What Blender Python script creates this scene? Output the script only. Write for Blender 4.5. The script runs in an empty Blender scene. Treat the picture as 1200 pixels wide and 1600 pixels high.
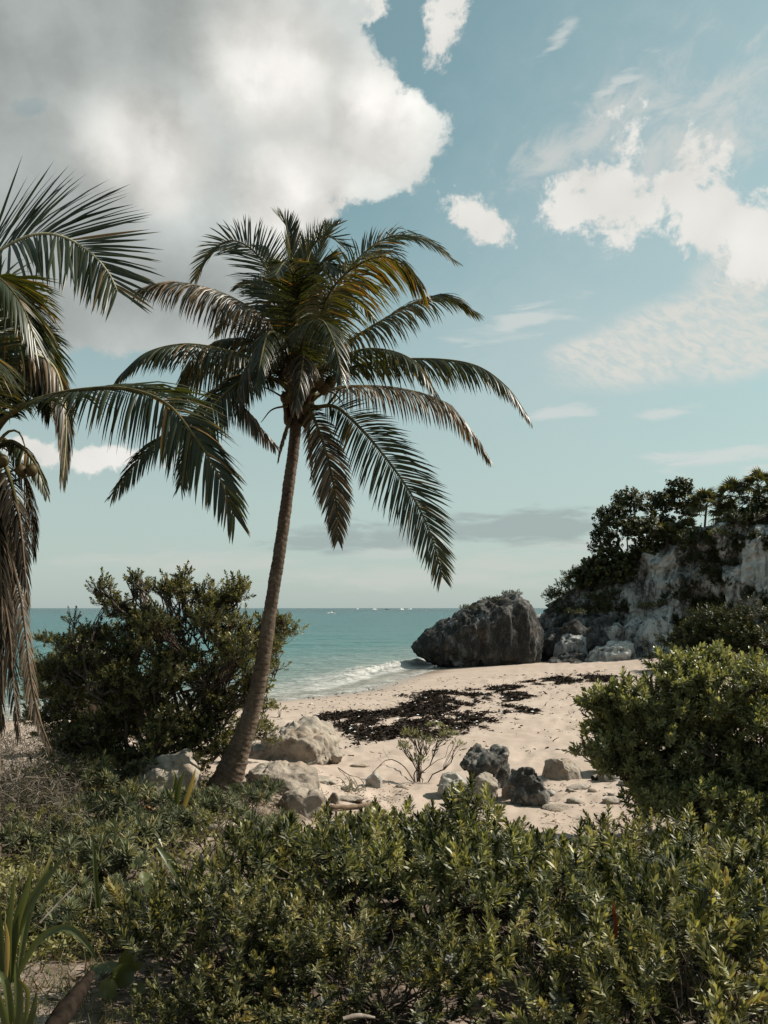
import bpy, bmesh, math, random
import numpy as np
from mathutils import Vector
from mathutils.bvhtree import BVHTree

sc = bpy.context.scene
COL = sc.collection
PI = math.pi
rad = math.radians

# ------------------------------------------------------------------ camera
FPX, CX, HY, CZ = 1333.33, 600.0, 950.0, 4.2      # focal length in photo pixels, centre column, horizon row, eye height
cam_d = bpy.data.cameras.new('camera')
cam = bpy.data.objects.new('camera', cam_d)
COL.objects.link(cam)
cam.location = (0, 0, CZ)
cam.rotation_euler = (PI / 2, 0, 0)
cam_d.sensor_fit = 'VERTICAL'
cam_d.sensor_height = 36.0
cam_d.sensor_width = 27.0
cam_d.lens = 30.0
cam_d.shift_y = 150.0 / 1600.0
cam_d.clip_start = 0.05
cam_d.clip_end = 90000
sc.camera = cam

# ------------------------------------------------------------------ exposure
sc.view_settings.view_transform = 'Standard'
sc.view_settings.look = 'None'
sc.view_settings.exposure = 0.58
sc.view_settings.gamma = 1.0
sc.view_settings.use_curve_mapping = False
sc.render.engine = 'CYCLES'
sc.cycles.use_denoising = True
sc.cycles.max_bounces = 7
sc.cycles.diffuse_bounces = 3
sc.cycles.glossy_bounces = 2
sc.cycles.transmission_bounces = 4

# ------------------------------------------------------------------ sun and sky
SUN_AZ, SUN_EL = rad(74), rad(44)
SUN_DIR = Vector((math.sin(SUN_AZ) * math.cos(SUN_EL), math.cos(SUN_AZ) * math.cos(SUN_EL), math.sin(SUN_EL)))
sun_d = bpy.data.lights.new('sun', 'SUN')
sun_d.energy = 5.0
sun_d.angle = rad(0.53)
sun_d.color = (1.0, 0.93, 0.82)
sun = bpy.data.objects.new('sun', sun_d)
COL.objects.link(sun)
sun.location = SUN_DIR * 200
sun.rotation_euler = SUN_DIR.to_track_quat('Z', 'Y').to_euler()

world = bpy.data.worlds.new('World')
sc.world = world
world.use_nodes = True
WT = world.node_tree
WT.nodes.clear()


class S:
    """A socket with arithmetic: builds Math nodes in a node tree."""
    def __init__(s, nt, sock): s.nt, s.k = nt, sock
    def _m(s, op, *a, clamp=False):
        n = s.nt.nodes.new('ShaderNodeMath'); n.operation = op; n.use_clamp = clamp
        for i, v in enumerate((s,) + a):
            if isinstance(v, S): s.nt.links.new(v.k, n.inputs[i])
            else: n.inputs[i].default_value = v
        return S(s.nt, n.outputs[0])
    def __add__(s, o): return s._m('ADD', o)
    __radd__ = __add__
    def __sub__(s, o): return s._m('SUBTRACT', o)
    def __rsub__(s, o): return (s * -1.0) + o
    def __mul__(s, o): return s._m('MULTIPLY', o)
    __rmul__ = __mul__
    def __truediv__(s, o): return s._m('DIVIDE', o)
    def pow(s, o): return s._m('POWER', o)
    def max(s, o): return s._m('MAXIMUM', o)
    def smax(s, o, k): return s._m('SMOOTH_MAX', o, k)
    def min(s, o): return s._m('MINIMUM', o)
    def clamp(s): return s._m('ADD', 0.0, clamp=True)
    def abs(s): return s._m('ABSOLUTE')
    def sstep(s, lo, hi):
        n = s.nt.nodes.new('ShaderNodeMapRange'); n.interpolation_type = 'SMOOTHSTEP'
        s.nt.links.new(s.k, n.inputs['Value'])
        n.inputs['From Min'].default_value = lo; n.inputs['From Max'].default_value = hi
        return S(s.nt, n.outputs['Result'])
    def lin(s, lo, hi, a=0.0, b=1.0):
        n = s.nt.nodes.new('ShaderNodeMapRange')
        s.nt.links.new(s.k, n.inputs['Value'])
        for k, v in (('From Min', lo), ('From Max', hi), ('To Min', a), ('To Max', b)): n.inputs[k].default_value = v
        return S(s.nt, n.outputs['Result'])


def vmath(nt, op, a, b=None):
    n = nt.nodes.new('ShaderNodeVectorMath'); n.operation = op
    for i, v in enumerate((a, b)):
        if v is None: continue
        if isinstance(v, (tuple, list)): n.inputs[i].default_value = v
        else: nt.links.new(v, n.inputs[i])
    return n


def noise(nt, vec, scale, detail=4.0, rough=0.5, dist=0.0, lac=2.0):
    n = nt.nodes.new('ShaderNodeTexNoise')
    n.inputs['Scale'].default_value = scale; n.inputs['Detail'].default_value = detail
    n.inputs['Roughness'].default_value = rough; n.inputs['Distortion'].default_value = dist
    n.inputs['Lacunarity'].default_value = lac
    if vec is not None: nt.links.new(vec, n.inputs['Vector'])
    return n


def mixc(nt, fac, a, b, mode='MIX'):
    n = nt.nodes.new('ShaderNodeMix'); n.data_type = 'RGBA'; n.blend_type = mode
    ins = (n.inputs[0], n.inputs[6], n.inputs[7])
    for i, v in zip(ins, (fac, a, b)):
        if isinstance(v, S): nt.links.new(v.k, i)
        elif isinstance(v, bpy.types.NodeSocket): nt.links.new(v, i)
        elif isinstance(v, (int, float)): i.default_value = v
        else: i.default_value = tuple(v) + ((1,) if len(v) == 3 else ())
    return n.outputs[2]


def ang(px, py):
    """Azimuth and elevation of a direction, measured on the photograph."""
    u, v = (px - CX) / FPX, (HY - py) / FPX
    az = math.atan(u)
    return az, math.atan(v * math.cos(az))


def build_sky():
    nt = WT
    out = nt.nodes.new('ShaderNodeOutputWorld')
    bg = nt.nodes.new('ShaderNodeBackground')
    nt.links.new(bg.outputs[0], out.inputs[0])
    sky = nt.nodes.new('ShaderNodeTexSky')
    sky.sky_type = 'NISHITA'; sky.sun_disc = False
    sky.sun_elevation = SUN_EL; sky.sun_rotation = SUN_AZ
    sky.altitude = 5; sky.air_density = 1.0; sky.dust_density = 1.3; sky.ozone_density = 1.0
    bg.inputs['Strength'].default_value = 0.064
    hs = nt.nodes.new('ShaderNodeHueSaturation')
    hs.inputs['Saturation'].default_value = 0.70
    nt.links.new(sky.outputs[0], hs.inputs['Color'])
    base = mixc(nt, 1.0, hs.outputs[0], (1.0, 1.32, 1.09), 'MULTIPLY')

    geo = nt.nodes.new('ShaderNodeTexCoord')
    d = vmath(nt, 'NORMALIZE', geo.outputs['Generated']).outputs[0]
    sep = nt.nodes.new('ShaderNodeSeparateXYZ'); nt.links.new(d, sep.inputs[0])
    X, Y, Z = (S(nt, sep.outputs[i]) for i in range(3))
    az = X._m('ARCTAN2', Y); el = Z._m('ARCSINE')
    cmb = nt.nodes.new('ShaderNodeCombineXYZ')
    nt.links.new(az.k, cmb.inputs[0]); nt.links.new(el.k, cmb.inputs[1])
    A = cmb.outputs[0]

    def blob(px, py, rx, ry, rot=0.0):
        a, e = ang(px, py)
        v = vmath(nt, 'SUBTRACT', A, (a, e, 0)).outputs[0]
        if rot:
            r = nt.nodes.new('ShaderNodeVectorRotate'); r.rotation_type = 'Z_AXIS'
            r.inputs['Angle'].default_value = rad(-rot); nt.links.new(v, r.inputs['Vector']); v = r.outputs[0]
        v = vmath(nt, 'MULTIPLY', v, (FPX / rx, FPX / ry, 1)).outputs[0]
        return 1.0 - S(nt, vmath(nt, 'LENGTH', v).outputs['Value'])

    def union(bl, k=0.15):
        m = blob(*bl[0])
        for b in bl[1:]: m = m.smax(blob(*b), k)
        return m

    # distorted direction for billowy edges
    wn = noise(nt, d, 7.0, 3.0, 0.5)
    off = vmath(nt, 'MULTIPLY', vmath(nt, 'SUBTRACT', wn.outputs['Color'], (0.5, 0.5, 0.5)).outputs[0], (0.05, 0.05, 0.05)).outputs[0]
    dw = vmath(nt, 'ADD', d, off).outputs[0]
    n1 = (S(nt, noise(nt, dw, 11.0, 9.0, 0.60).outputs['Fac']) - 0.5) * 2.3 + 0.5
    # the same field a little way towards the sun: relief of the billows
    ds = vmath(nt, 'ADD', dw, (0.030, 0.006, 0.022)).outputs[0]
    n1s = (S(nt, noise(nt, ds, 11.0, 9.0, 0.60).outputs['Fac']) - 0.5) * 2.3 + 0.5
    r1 = (S(nt, noise(nt, dw, 9.0, 3.0, 0.5).outputs['Fac']) - 0.5) * 2.3
    r2 = (S(nt, noise(nt, ds, 9.0, 3.0, 0.5).outputs['Fac']) - 0.5) * 2.3
    n2 = (S(nt, noise(nt, dw, 19.0, 8.0, 0.62).outputs['Fac']) - 0.5) * 2.3
    n3 = (S(nt, noise(nt, dw, 62.0, 7.0, 0.68).outputs['Fac']) - 0.5) * 2.3
    nl = S(nt, noise(nt, d, 4.5, 3.0, 0.5).outputs['Fac'])

    cumulus = union([
        (300, -60, 235, 215), (90, 120, 300, 300), (420, 120, 155, 170), (520, 190, 130, 110), (600, 225, 95, 75),
        (280, 300, 225, 150), (430, 325, 92, 75), (90, 400, 230, 140), (220, 450, 200, 105), (380, 430, 130, 70),
    ], 0.22)
    puffs = union([
        (950, 305, 115, 62, 6), (890, 330, 75, 45), (1060, 285, 60, 50), (1110, 350, 60, 62, -30), (1185, 365, 80, 58, 0), (1175, 420, 60, 50),
        (762, 352, 66, 36, -25), (692, 40, 42, 60, -10), (560, -2, 55, 34), (145, 715, 120, 24, 0), (40, 700, 70, 20),
    ], 0.1)
    f_c = cumulus + (n1 - 0.5) * 0.75 + n2 * 0.50 + n3 * 0.26
    f_p = puffs * 1.1 + (n1 - 0.5) * 1.6 + n2 * 1.7
    vo = nt.nodes.new('ShaderNodeTexVoronoi'); vo.feature = 'F1'
    vo.inputs['Scale'].default_value = 17.0; vo.inputs['Detail'].default_value = 0.0; vo.inputs['Roughness'].default_value = 0.55
    nt.links.new(dw, vo.inputs['Vector'])
    cell = 0.42 - S(nt, vo.outputs['Distance'])
    w2_ = vmath(nt, 'ADD', dw, vmath(nt, 'MULTIPLY', vmath(nt, 'SUBTRACT', noise(nt, d, 26.0, 4.0, 0.6).outputs['Color'], (0.5, 0.5, 0.5)).outputs[0], (0.05, 0.05, 0.05)).outputs[0]).outputs[0]
    def billow(vec):
        v = nt.nodes.new('ShaderNodeTexVoronoi'); v.feature = 'SMOOTH_F1'
        v.inputs['Scale'].default_value = 8.5; v.inputs['Detail'].default_value = 1.0; v.inputs['Roughness'].default_value = 0.5; v.inputs['Smoothness'].default_value = 0.5
        nt.links.new(vec, v.inputs['Vector'])
        return S(nt, v.outputs['Distance'])
    heap = billow(vmath(nt, 'ADD', w2_, (0.022, 0.004, 0.018)).outputs[0]) - billow(w2_)      # lit on the side of the sun
    f_c = f_c + cumulus.max(0.0) * 0.8 + cell * 0.38 + 0.0
    f_p = f_p + n3 * 1.1 + puffs.max(0.0) * 0.8 + cell * 0.7 - 0.06
    dens_c = f_c.sstep(-0.03, 0.26)
    dens_p = f_p.sstep(0.0, 0.85) * 0.96
    hole = (blob(54, 168, 22, 10, 8) + n2 * 2.4).sstep(0.0, 0.9)
    dens_c = dens_c * (1.0 - hole * 0.30)

    # thin high cloud: fibrous streaks and a rippled sheet to the right
    mp = nt.nodes.new('ShaderNodeVectorRotate'); mp.rotation_type = 'Z_AXIS'; mp.inputs['Angle'].default_value = rad(-24)
    nt.links.new(A, mp.inputs['Vector'])
    st = vmath(nt, 'MULTIPLY', mp.outputs[0], (11.0, 17.0, 1.0)).outputs[0]
    ns = S(nt, noise(nt, st, 1.6, 9.0, 0.66, 0.5).outputs['Fac'])
    cir = union([(1080, 215, 260, 85, 14), (960, 180, 160, 55, 24), (870, 235, 110, 40, 15), (1130, 140, 120, 30, 15)], 0.2)
    cirrus = (cir * 0.9 + (ns - 0.5) * 3.4).sstep(0.05, 1.2) * 0.60
    mr = nt.nodes.new('ShaderNodeVectorRotate'); mr.rotation_type = 'Z_AXIS'; mr.inputs['Angle'].default_value = rad(28)
    nt.links.new(A, mr.inputs['Vector'])
    rp = vmath(nt, 'MULTIPLY', mr.outputs[0], (52.0, 130.0, 1.0)).outputs[0]
    nr = S(nt, noise(nt, rp, 1.0, 3.0, 0.6, 0.6).outputs['Fac'])
    alt = union([(1060, 520, 210, 62, 14), (1180, 460, 130, 110, 30), (950, 545, 110, 30, 4), (1210, 540, 130, 40, 10)], 0.2)
    alto = ((alt + (nl - 0.5) * 0.9).sstep(-0.05, 0.55) * (nr.sstep(0.30, 0.66) * 0.62 + 0.38)) * 0.92
    lw = vmath(nt, 'MULTIPLY', A, (9.0, 46.0, 1.0)).outputs[0]
    nw = S(nt, noise(nt, lw, 1.4, 6.0, 0.58, 0.4).outputs['Fac'])
    wsp = union([(900, 642, 90, 13, 6), (1030, 645, 90, 12), (1130, 712, 130, 20, 4), (800, 505, 110, 24, 12), (1190, 740, 60, 14), (960, 135, 60, 12, 25), (880, 55, 40, 12, 30)], 0.1)
    wisps = (wsp + (nw - 0.5) * 3.6).sstep(0.0, 0.9) * 0.6
    # low grey bands near the horizon
    bnd = union([(800, 822, 190, 34, 1), (600, 838, 170, 26, 0), (880, 828, 90, 22), (500, 850, 120, 18)], 0.15)
    bands = (bnd + (nw - 0.5) * 2.2).sstep(0.0, 0.6) * 0.85
    low = union([(860, 878, 220, 24), (640, 905, 300, 26), (1000, 850, 240, 20), (300, 880, 200, 30), (620, 862, 100, 16)], 0.15)
    lowp = (low + (nw - 0.5) * 2.4).sstep(0.0, 0.9) * 0.6
    # scattered fair-weather cloud all round, outside the part the photograph shows
    side = az.abs().sstep(0.50, 0.75).max(el.sstep(0.64, 0.80))
    rest = (nl + n1 * 0.5 - 0.25).sstep(0.58, 0.76) * side * el.sstep(0.0, 0.12)

    # brightness of the cloud
    bright = union([(590, 190, 130, 110), (470, 285, 140, 90), (230, 235, 130, 90), (440, 330, 90, 60), (430, 110, 150, 110), (250, 300, 60, 40)], 0.25).sstep(-0.35, 0.75)
    dark = union([(60, 110, 260, 190), (120, 330, 150, 120), (230, 455, 230, 85), (290, 40, 160, 80), (60, 470, 150, 90)], 0.25).sstep(-0.2, 0.8)
    relief = (r1 - r2) * 0.55 + (n1 - n1s) * 0.34
    lum_c = (0.61 + n2 * 0.04 + (n1 - 0.5) * 0.05 + cell * (bright * 0.10 + 0.02) + bright * 0.25 - dark * 0.20 + heap * (bright * 0.50 + 0.16) + n3 * 0.03 + (nl - 0.5) * 0.12)
    lum_p = 0.85 + cell * 0.14 + relief * 0.16
    def tone(l, tint):
        c = nt.nodes.new('ShaderNodeCombineColor')
        for i, t in enumerate(tint): nt.links.new((l * (10.0 * t)).max(0.05).k, c.inputs[i])
        return c.outputs[0]
    warm = (1.0, 0.98, 0.925)
    grey = (0.92, 1.0, 0.97)
    c = base
    # the air near the horizon is milky
    c = mixc(nt, (1.0 - el.abs().sstep(0.02, 0.50)) * 0.72, c, (5.35, 6.05, 5.95))
    veil = union([(1060, 260, 520, 330, 15), (900, 520, 420, 200, 10)], 0.3)
    c = mixc(nt, (veil + (ns - 0.5) * 0.8).sstep(0.0, 1.0) * 0.26, c, (6.6, 6.9, 6.8))
    c = mixc(nt, lowp, c, (6.2, 6.4, 6.0))
    c = mixc(nt, bands, c, (3.7, 4.45, 4.35))
    c = mixc(nt, wisps, c, (7.2, 7.35, 7.1))
    c = mixc(nt, cirrus, c, (7.2, 7.1, 6.7))
    c = mixc(nt, alto, c, (7.4, 7.3, 6.8))
    c = mixc(nt, rest * 0.85, c, tone(lum_p * 0.85, warm))
    c = mixc(nt, dens_p, c, tone(lum_p, warm))
    ccol = mixc(nt, bright, tone(lum_c, grey), tone(lum_c, warm))
    c = mixc(nt, dens_c, c, ccol)
    nt.links.new(c, bg.inputs['Color'])
    world.cycles.sampling_method = 'MANUAL'
    world.cycles.sample_map_resolution = 1024


build_sky()

# ------------------------------------------------------------------ small numerical helpers
def rng_of(seed): return np.random.default_rng(seed)


def _hash(ix, iy, iz, seed):
    h = (ix.astype(np.int64) * 374761393 + iy.astype(np.int64) * 668265263 + iz.astype(np.int64) * 2147483647 + seed * 974634777) & 0xFFFFFFFF
    h = ((h ^ (h >> 13)) * 1274126177) & 0xFFFFFFFF
    h = ((h ^ (h >> 16)) * 2246822519) & 0xFFFFFFFF
    h = h ^ (h >> 15)
    return (h & 0xFFFFFF) / float(0xFFFFFF)


def vnoise(P, seed=0):
    P = np.asarray(P, float)
    I = np.floor(P).astype(np.int64); F = P - I
    F = F * F * F * (F * (F * 6 - 15) + 10)
    r = 0
    for dx in (0, 1):
        wx = F[:, 0] if dx else 1 - F[:, 0]
        for dy in (0, 1):
            wy = F[:, 1] if dy else 1 - F[:, 1]
            for dz in (0, 1):
                wz = F[:, 2] if dz else 1 - F[:, 2]
                r = r + wx * wy * wz * _hash(I[:, 0] + dx, I[:, 1] + dy, I[:, 2] + dz, seed)
    return r * 2 - 1


def fbm(P, octv=4, gain=0.5, seed=0):
    P = np.asarray(P, float); a, r = 1.0, 0.0
    for o in range(octv):
        r = r + a * vnoise(P * (2.03 ** o) + o * 17.3, seed + o); a *= gain
    return r


def ridged(P, octv=4, gain=0.5, seed=0):
    P = np.asarray(P, float); a, r = 1.0, 0.0
    for o in range(octv):
        r = r + a * (1 - np.abs(vnoise(P * (2.03 ** o) + o * 9.1, seed + o)) * 2); a *= gain
    return r


def worley(P, seed=0):
    P = np.asarray(P, float); I = np.floor(P).astype(np.int64)
    f1 = np.full(len(P), 9.0); f2 = np.full(len(P), 9.0)
    for dx in (-1, 0, 1):
        for dy in (-1, 0, 1):
            for dz in (-1, 0, 1):
                J = I + np.array([dx, dy, dz])
                q = np.stack([J[:, k] + _hash(J[:, 0], J[:, 1], J[:, 2], seed + 11 * k) for k in range(3)], 1)
                dd = np.linalg.norm(q - P, axis=1)
                f2 = np.minimum(f2, np.maximum(f1, dd)); f1 = np.minimum(f1, dd)
    return f1, f2


def sst(x, a, b):
    t = np.clip((np.asarray(x, float) - a) / (b - a), 0, 1)
    return t * t * (3 - 2 * t)


def nrm(v):
    v = np.asarray(v, float)
    return v / np.maximum(np.linalg.norm(v, axis=-1, keepdims=True), 1e-9)


def catmull(pts, n):
    P = np.asarray(pts, float)
    P = np.vstack([2 * P[0] - P[1], P, 2 * P[-1] - P[-2]])
    m = len(P) - 3
    t = np.linspace(0, m - 1e-6, n * 4); i = t.astype(int); f = (t - i)[:, None]
    p0, p1, p2, p3 = P[i], P[i + 1], P[i + 2], P[i + 3]
    C = 0.5 * (2 * p1 + (p2 - p0) * f + (2 * p0 - 5 * p1 + 4 * p2 - p3) * f ** 2 + (3 * p1 - p0 - 3 * p2 + p3) * f ** 3)
    L = np.r_[0, np.cumsum(np.linalg.norm(np.diff(C, axis=0), axis=1))]
    s = np.linspace(0, L[-1], n)
    return np.stack([np.interp(s, L, C[:, k]) for k in range(3)], 1)


# ------------------------------------------------------------------ mesh output
def make_mesh(name, V, polys, mat, attrs=None, smooth=False, crease=None):
    """polys: list of (n,k) index arrays; attrs: dict of per-vertex float arrays."""
    V = np.ascontiguousarray(V, np.float32)
    me = bpy.data.meshes.new(name)
    me.vertices.add(len(V)); me.vertices.foreach_set('co', V.ravel())
    polys = [np.asarray(p, np.int32) for p in polys if len(p)]
    tot = np.concatenate([np.full(len(p), p.shape[1], np.int32) for p in polys])
    idx = np.concatenate([p.ravel() for p in polys])
    me.loops.add(len(idx)); me.loops.foreach_set('vertex_index', idx)
    me.polygons.add(len(tot))
    st = np.zeros(len(tot), np.int32); st[1:] = np.cumsum(tot)[:-1]
    me.polygons.foreach_set('loop_start', st)
    me.polygons.foreach_set('loop_total', tot)
    if smooth: me.polygons.foreach_set('use_smooth', np.ones(len(tot), bool))
    for k, v in (attrs or {}).items():
        a = me.attributes.new(k, 'FLOAT', 'POINT'); a.data.foreach_set('value', np.ascontiguousarray(v, np.float32))
    me.update(calc_edges=True)
    if mat: me.materials.append(mat)
    return me


def obj(name, me, parent=None, loc=None):
    o = bpy.data.objects.new(name, me); COL.objects.link(o)
    if parent is not None: o.parent = parent
    if loc is not None: o.location = loc
    return o


def tag(o, label=None, cat=None, group=None, kind=None):
    for k, v in (('label', label), ('category', cat), ('group', group), ('kind', kind)):
        if v: o[k] = v
    return o


def thing(name, label, cat, loc=(0, 0, 0), rotz=0.0, group=None):
    o = obj(name, None, loc=loc); o.rotation_euler = (0, 0, rotz); o.empty_display_size = 0.2
    return tag(o, label, cat, group)


def copy_tree(o, parent=None):
    c = o.copy(); COL.objects.link(c)
    if parent is not None: c.parent = parent
    for ch in list(o.children): copy_tree(ch, c)
    return c


def tubes(lst, sides=5):
    """lst of (points, radii). Returns V, [tris/quads], u (0..1 along each)."""
    Vs, Q, Us, off = [], [], [], 0
    ca = np.cos(np.arange(sides) * 2 * PI / sides); sa = np.sin(np.arange(sides) * 2 * PI / sides)
    for P, R in lst:
        P = np.asarray(P, float); n = len(P); R = np.broadcast_to(np.asarray(R, float), (n,))
        T = nrm(np.gradient(P, axis=0))
        ref = np.array([0.31, 0.17, 1.0]) if abs(T[0, 2]) < 0.9 else np.array([1.0, 0.2, 0.1])
        A = nrm(np.cross(T, ref)); B = np.cross(T, A)
        V = P[:, None, :] + R[:, None, None] * (A[:, None, :] * ca[None, :, None] + B[:, None, :] * sa[None, :, None])
        Vs.append(V.reshape(-1, 3)); Us.append(np.repeat(np.linspace(0, 1, n), sides))
        i = np.arange(n - 1)[:, None] * sides; j = np.arange(sides)[None, :]; k = (j + 1) % sides
        Q.append((np.stack([i + j, i + k, i + sides + k, i + sides + j], -1).reshape(-1, 4)) + off)
        off += n * sides
    return np.vstack(Vs), [np.vstack(Q)], np.concatenate(Us)


def wig(a, b, n, amp, r, sag=0.0):
    """A wandering line of n points from a to b."""
    a = np.asarray(a, float); b = np.asarray(b, float)
    t = np.linspace(0, 1, n)[:, None]
    P = a + (b - a) * t
    L = np.linalg.norm(b - a)
    w = np.cumsum(r.normal(0, 1, (n, 3)), 0); w -= w[0] + (w[-1] - w[0]) * t
    P = P + w * amp * L / max(1, n ** 0.5)
    P[:, 2] += sag * L * np.sin(PI * t[:, 0])
    return P


# ------------------------------------------------------------------ places
SHORE = np.array([(-400, -60), (-80, 14), (-40, 22), (-20, 29), (-10, 34.3), (-4.4, 39.2), (-1.3, 43), (0.8, 50.5), (3.2, 57.5), (6.2, 64), (9.5, 70), (16, 82), (40, 112), (120, 190), (500, 420)], float)


def shore(x, y):
    """Signed distance from the waterline, positive on the beach."""
    x = np.asarray(x, float); y = np.asarray(y, float)
    best = np.full(x.shape, 1e9); sg = np.ones(x.shape)
    for (ax, ay), (bx, by) in zip(SHORE[:-1], SHORE[1:]):
        ex, ey = bx - ax, by - ay
        t = np.clip(((x - ax) * ex + (y - ay) * ey) / (ex * ex + ey * ey), 0, 1)
        dx, dy = x - ax - t * ex, y - ay - t * ey
        d = np.hypot(dx, dy); c = ex * dy - ey * dx
        m = d < best - 1e-9
        best = np.where(m, d, best); sg = np.where(m, np.where(c > 0, -1.0, 1.0), sg)
    return best * sg


def g2(x, y, cx, cy, rx, ry): return np.exp(-((x - cx) / rx) ** 2 - ((y - cy) / ry) ** 2)


def ground_base(x, y):
    x = np.asarray(x, float); y = np.asarray(y, float)
    s = shore(x, y)
    z = np.where(s > 0, 1.9 * (1 - np.exp(-np.maximum(s, 0) / 30)), np.maximum(0.055 * s, -3.0))
    land = sst(s, 4, 16)
    z = z + land * (0.52 * sst(y, 12.5, 7.5) + 0.15 * sst(y, 7.5, 4) + 0.42 * sst(y, 4.2, 0.8))
    z = z + land * (0.42 * g2(x, y, -2.9, 12.6, 2.2, 2.4) + 0.55 * g2(x, y, -6.2, 14.5, 3.4, 4.5) + 0.28 * g2(x, y, -2.3, 15.2, 1.5, 2.0))
    z = z + 0.9 * sst(x, 11, 26) * sst(s, 8, 20) + 0.8 * sst(x, -8, -20) * sst(s, 6, 16)
    return z


def ground_z(x, y):
    x = np.atleast_1d(np.asarray(x, float)); y = np.atleast_1d(np.asarray(y, float))
    z = ground_base(x, y); s = shore(x, y)
    P = np.stack([x, y, np.zeros_like(x)], 1)
    dry = sst(s, 3.0, 7.0)
    z = z + dry * (0.035 * fbm(P * 0.55, 3, seed=3) + 0.030 * fbm(P * np.array([2.2, 2.0, 1]), 3, 0.6, seed=5))
    f1, _ = worley(P * np.array([1.9, 1.7, 1]), 4)                       # trodden hollows
    z = z - dry * 0.12 * np.clip(0.42 - f1, 0, 1) * 2.0 * (0.4 + 0.6 * sst(vnoise(P * 0.4, 9), -0.3, 0.3))
    return z


def pix(px, py, Y):
    return np.array([(px - CX) / FPX * Y, Y, CZ - (py - HY) / FPX * Y])


def at_ground(px, py, y0=2.0, y1=90.0):
    Y = np.linspace(y0, y1, 3000)
    X = (px - CX) / FPX * Y; Z = CZ - (py - HY) / FPX * Y
    below = Z < ground_base(X, Y)
    k = int(np.argmax(below)) if below.any() else len(Y) - 1
    x, y = X[k], Y[k]
    return np.array([x, y, ground_z(x, y)[0]])


# ------------------------------------------------------------------ materials
def new_mat(name):
    m = bpy.data.materials.new(name); m.use_nodes = True
    nt = m.node_tree; nt.nodes.clear()
    out = nt.nodes.new('ShaderNodeOutputMaterial')
    b = nt.nodes.new('ShaderNodeBsdfPrincipled')
    nt.links.new(b.outputs[0], out.inputs['Surface'])
    return m, nt, b, out


def attr(nt, name):
    n = nt.nodes.new('ShaderNodeAttribute'); n.attribute_name = name
    return S(nt, n.outputs['Fac'])


def obj_rand(nt):
    return S(nt, nt.nodes.new('ShaderNodeObjectInfo').outputs['Random'])


def pos(nt): return nt.nodes.new('ShaderNodeNewGeometry').outputs['Position']
def objco(nt): return nt.nodes.new('ShaderNodeTexCoord').outputs['Object']


def bump(nt, b, h, strength, dist):
    n = nt.nodes.new('ShaderNodeBump'); n.inputs['Strength'].default_value = strength; n.inputs['Distance'].default_value = dist
    nt.links.new(h.k if isinstance(h, S) else h, n.inputs['Height']); nt.links.new(n.outputs[0], b.inputs['Normal'])
    return n


def leaf_mat(name, dark, light, dry=(0.20, 0.13, 0.05), dry_at=0.93, rough=0.42, trans=0.35, tcol=None, tip=0.0, spec=0.5, skew=1.0):
    m, nt, b, out = new_mat(name)
    r = attr(nt, 'rnd'); t = attr(nt, 'tip')
    c = mixc(nt, (r + (obj_rand(nt) - 0.5) * 0.30).clamp().pow(skew), dark, light)
    dr = r.sstep(dry_at, min(dry_at + 0.03, 1.0))
    if tip: dr = dr.max((t + (r - 0.5) * 0.9).sstep(0.95, 1.25) * tip)
    c = mixc(nt, dr, c, dry)
    nt.links.new(c, b.inputs['Base Color'])
    b.inputs['Roughness'].default_value = rough
    b.inputs['Specular IOR Level'].default_value = spec
    tr = nt.nodes.new('ShaderNodeBsdfTranslucent')
    tc = mixc(nt, 1.0, c, tcol or (1.5, 1.35, 0.5), 'MULTIPLY')
    nt.links.new(tc, tr.inputs['Color'])
    mx = nt.nodes.new('ShaderNodeMixShader'); mx.inputs[0].default_value = trans
    nt.links.new(b.outputs[0], mx.inputs[1]); nt.links.new(tr.outputs[0], mx.inputs[2])
    nt.links.new(mx.outputs[0], out.inputs['Surface'])
    return m


def bark_mat(name, a, bcol, scale=12.0, stretch=(1, 1, 0.3), rough=0.9, spec=0.15):
    m, nt, b, out = new_mat(name)
    v = vmath(nt, 'MULTIPLY', objco(nt), stretch).outputs[0]
    n = S(nt, noise(nt, v, scale, 6, 0.62).outputs['Fac'])
    nt.links.new(mixc(nt, n.sstep(0.32, 0.68), a, bcol), b.inputs['Base Color'])
    b.inputs['Roughness'].default_value = rough
    b.inputs['Specular IOR Level'].default_value = spec
    bump(nt, b, n, 0.5, 0.01)
    return m


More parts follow.
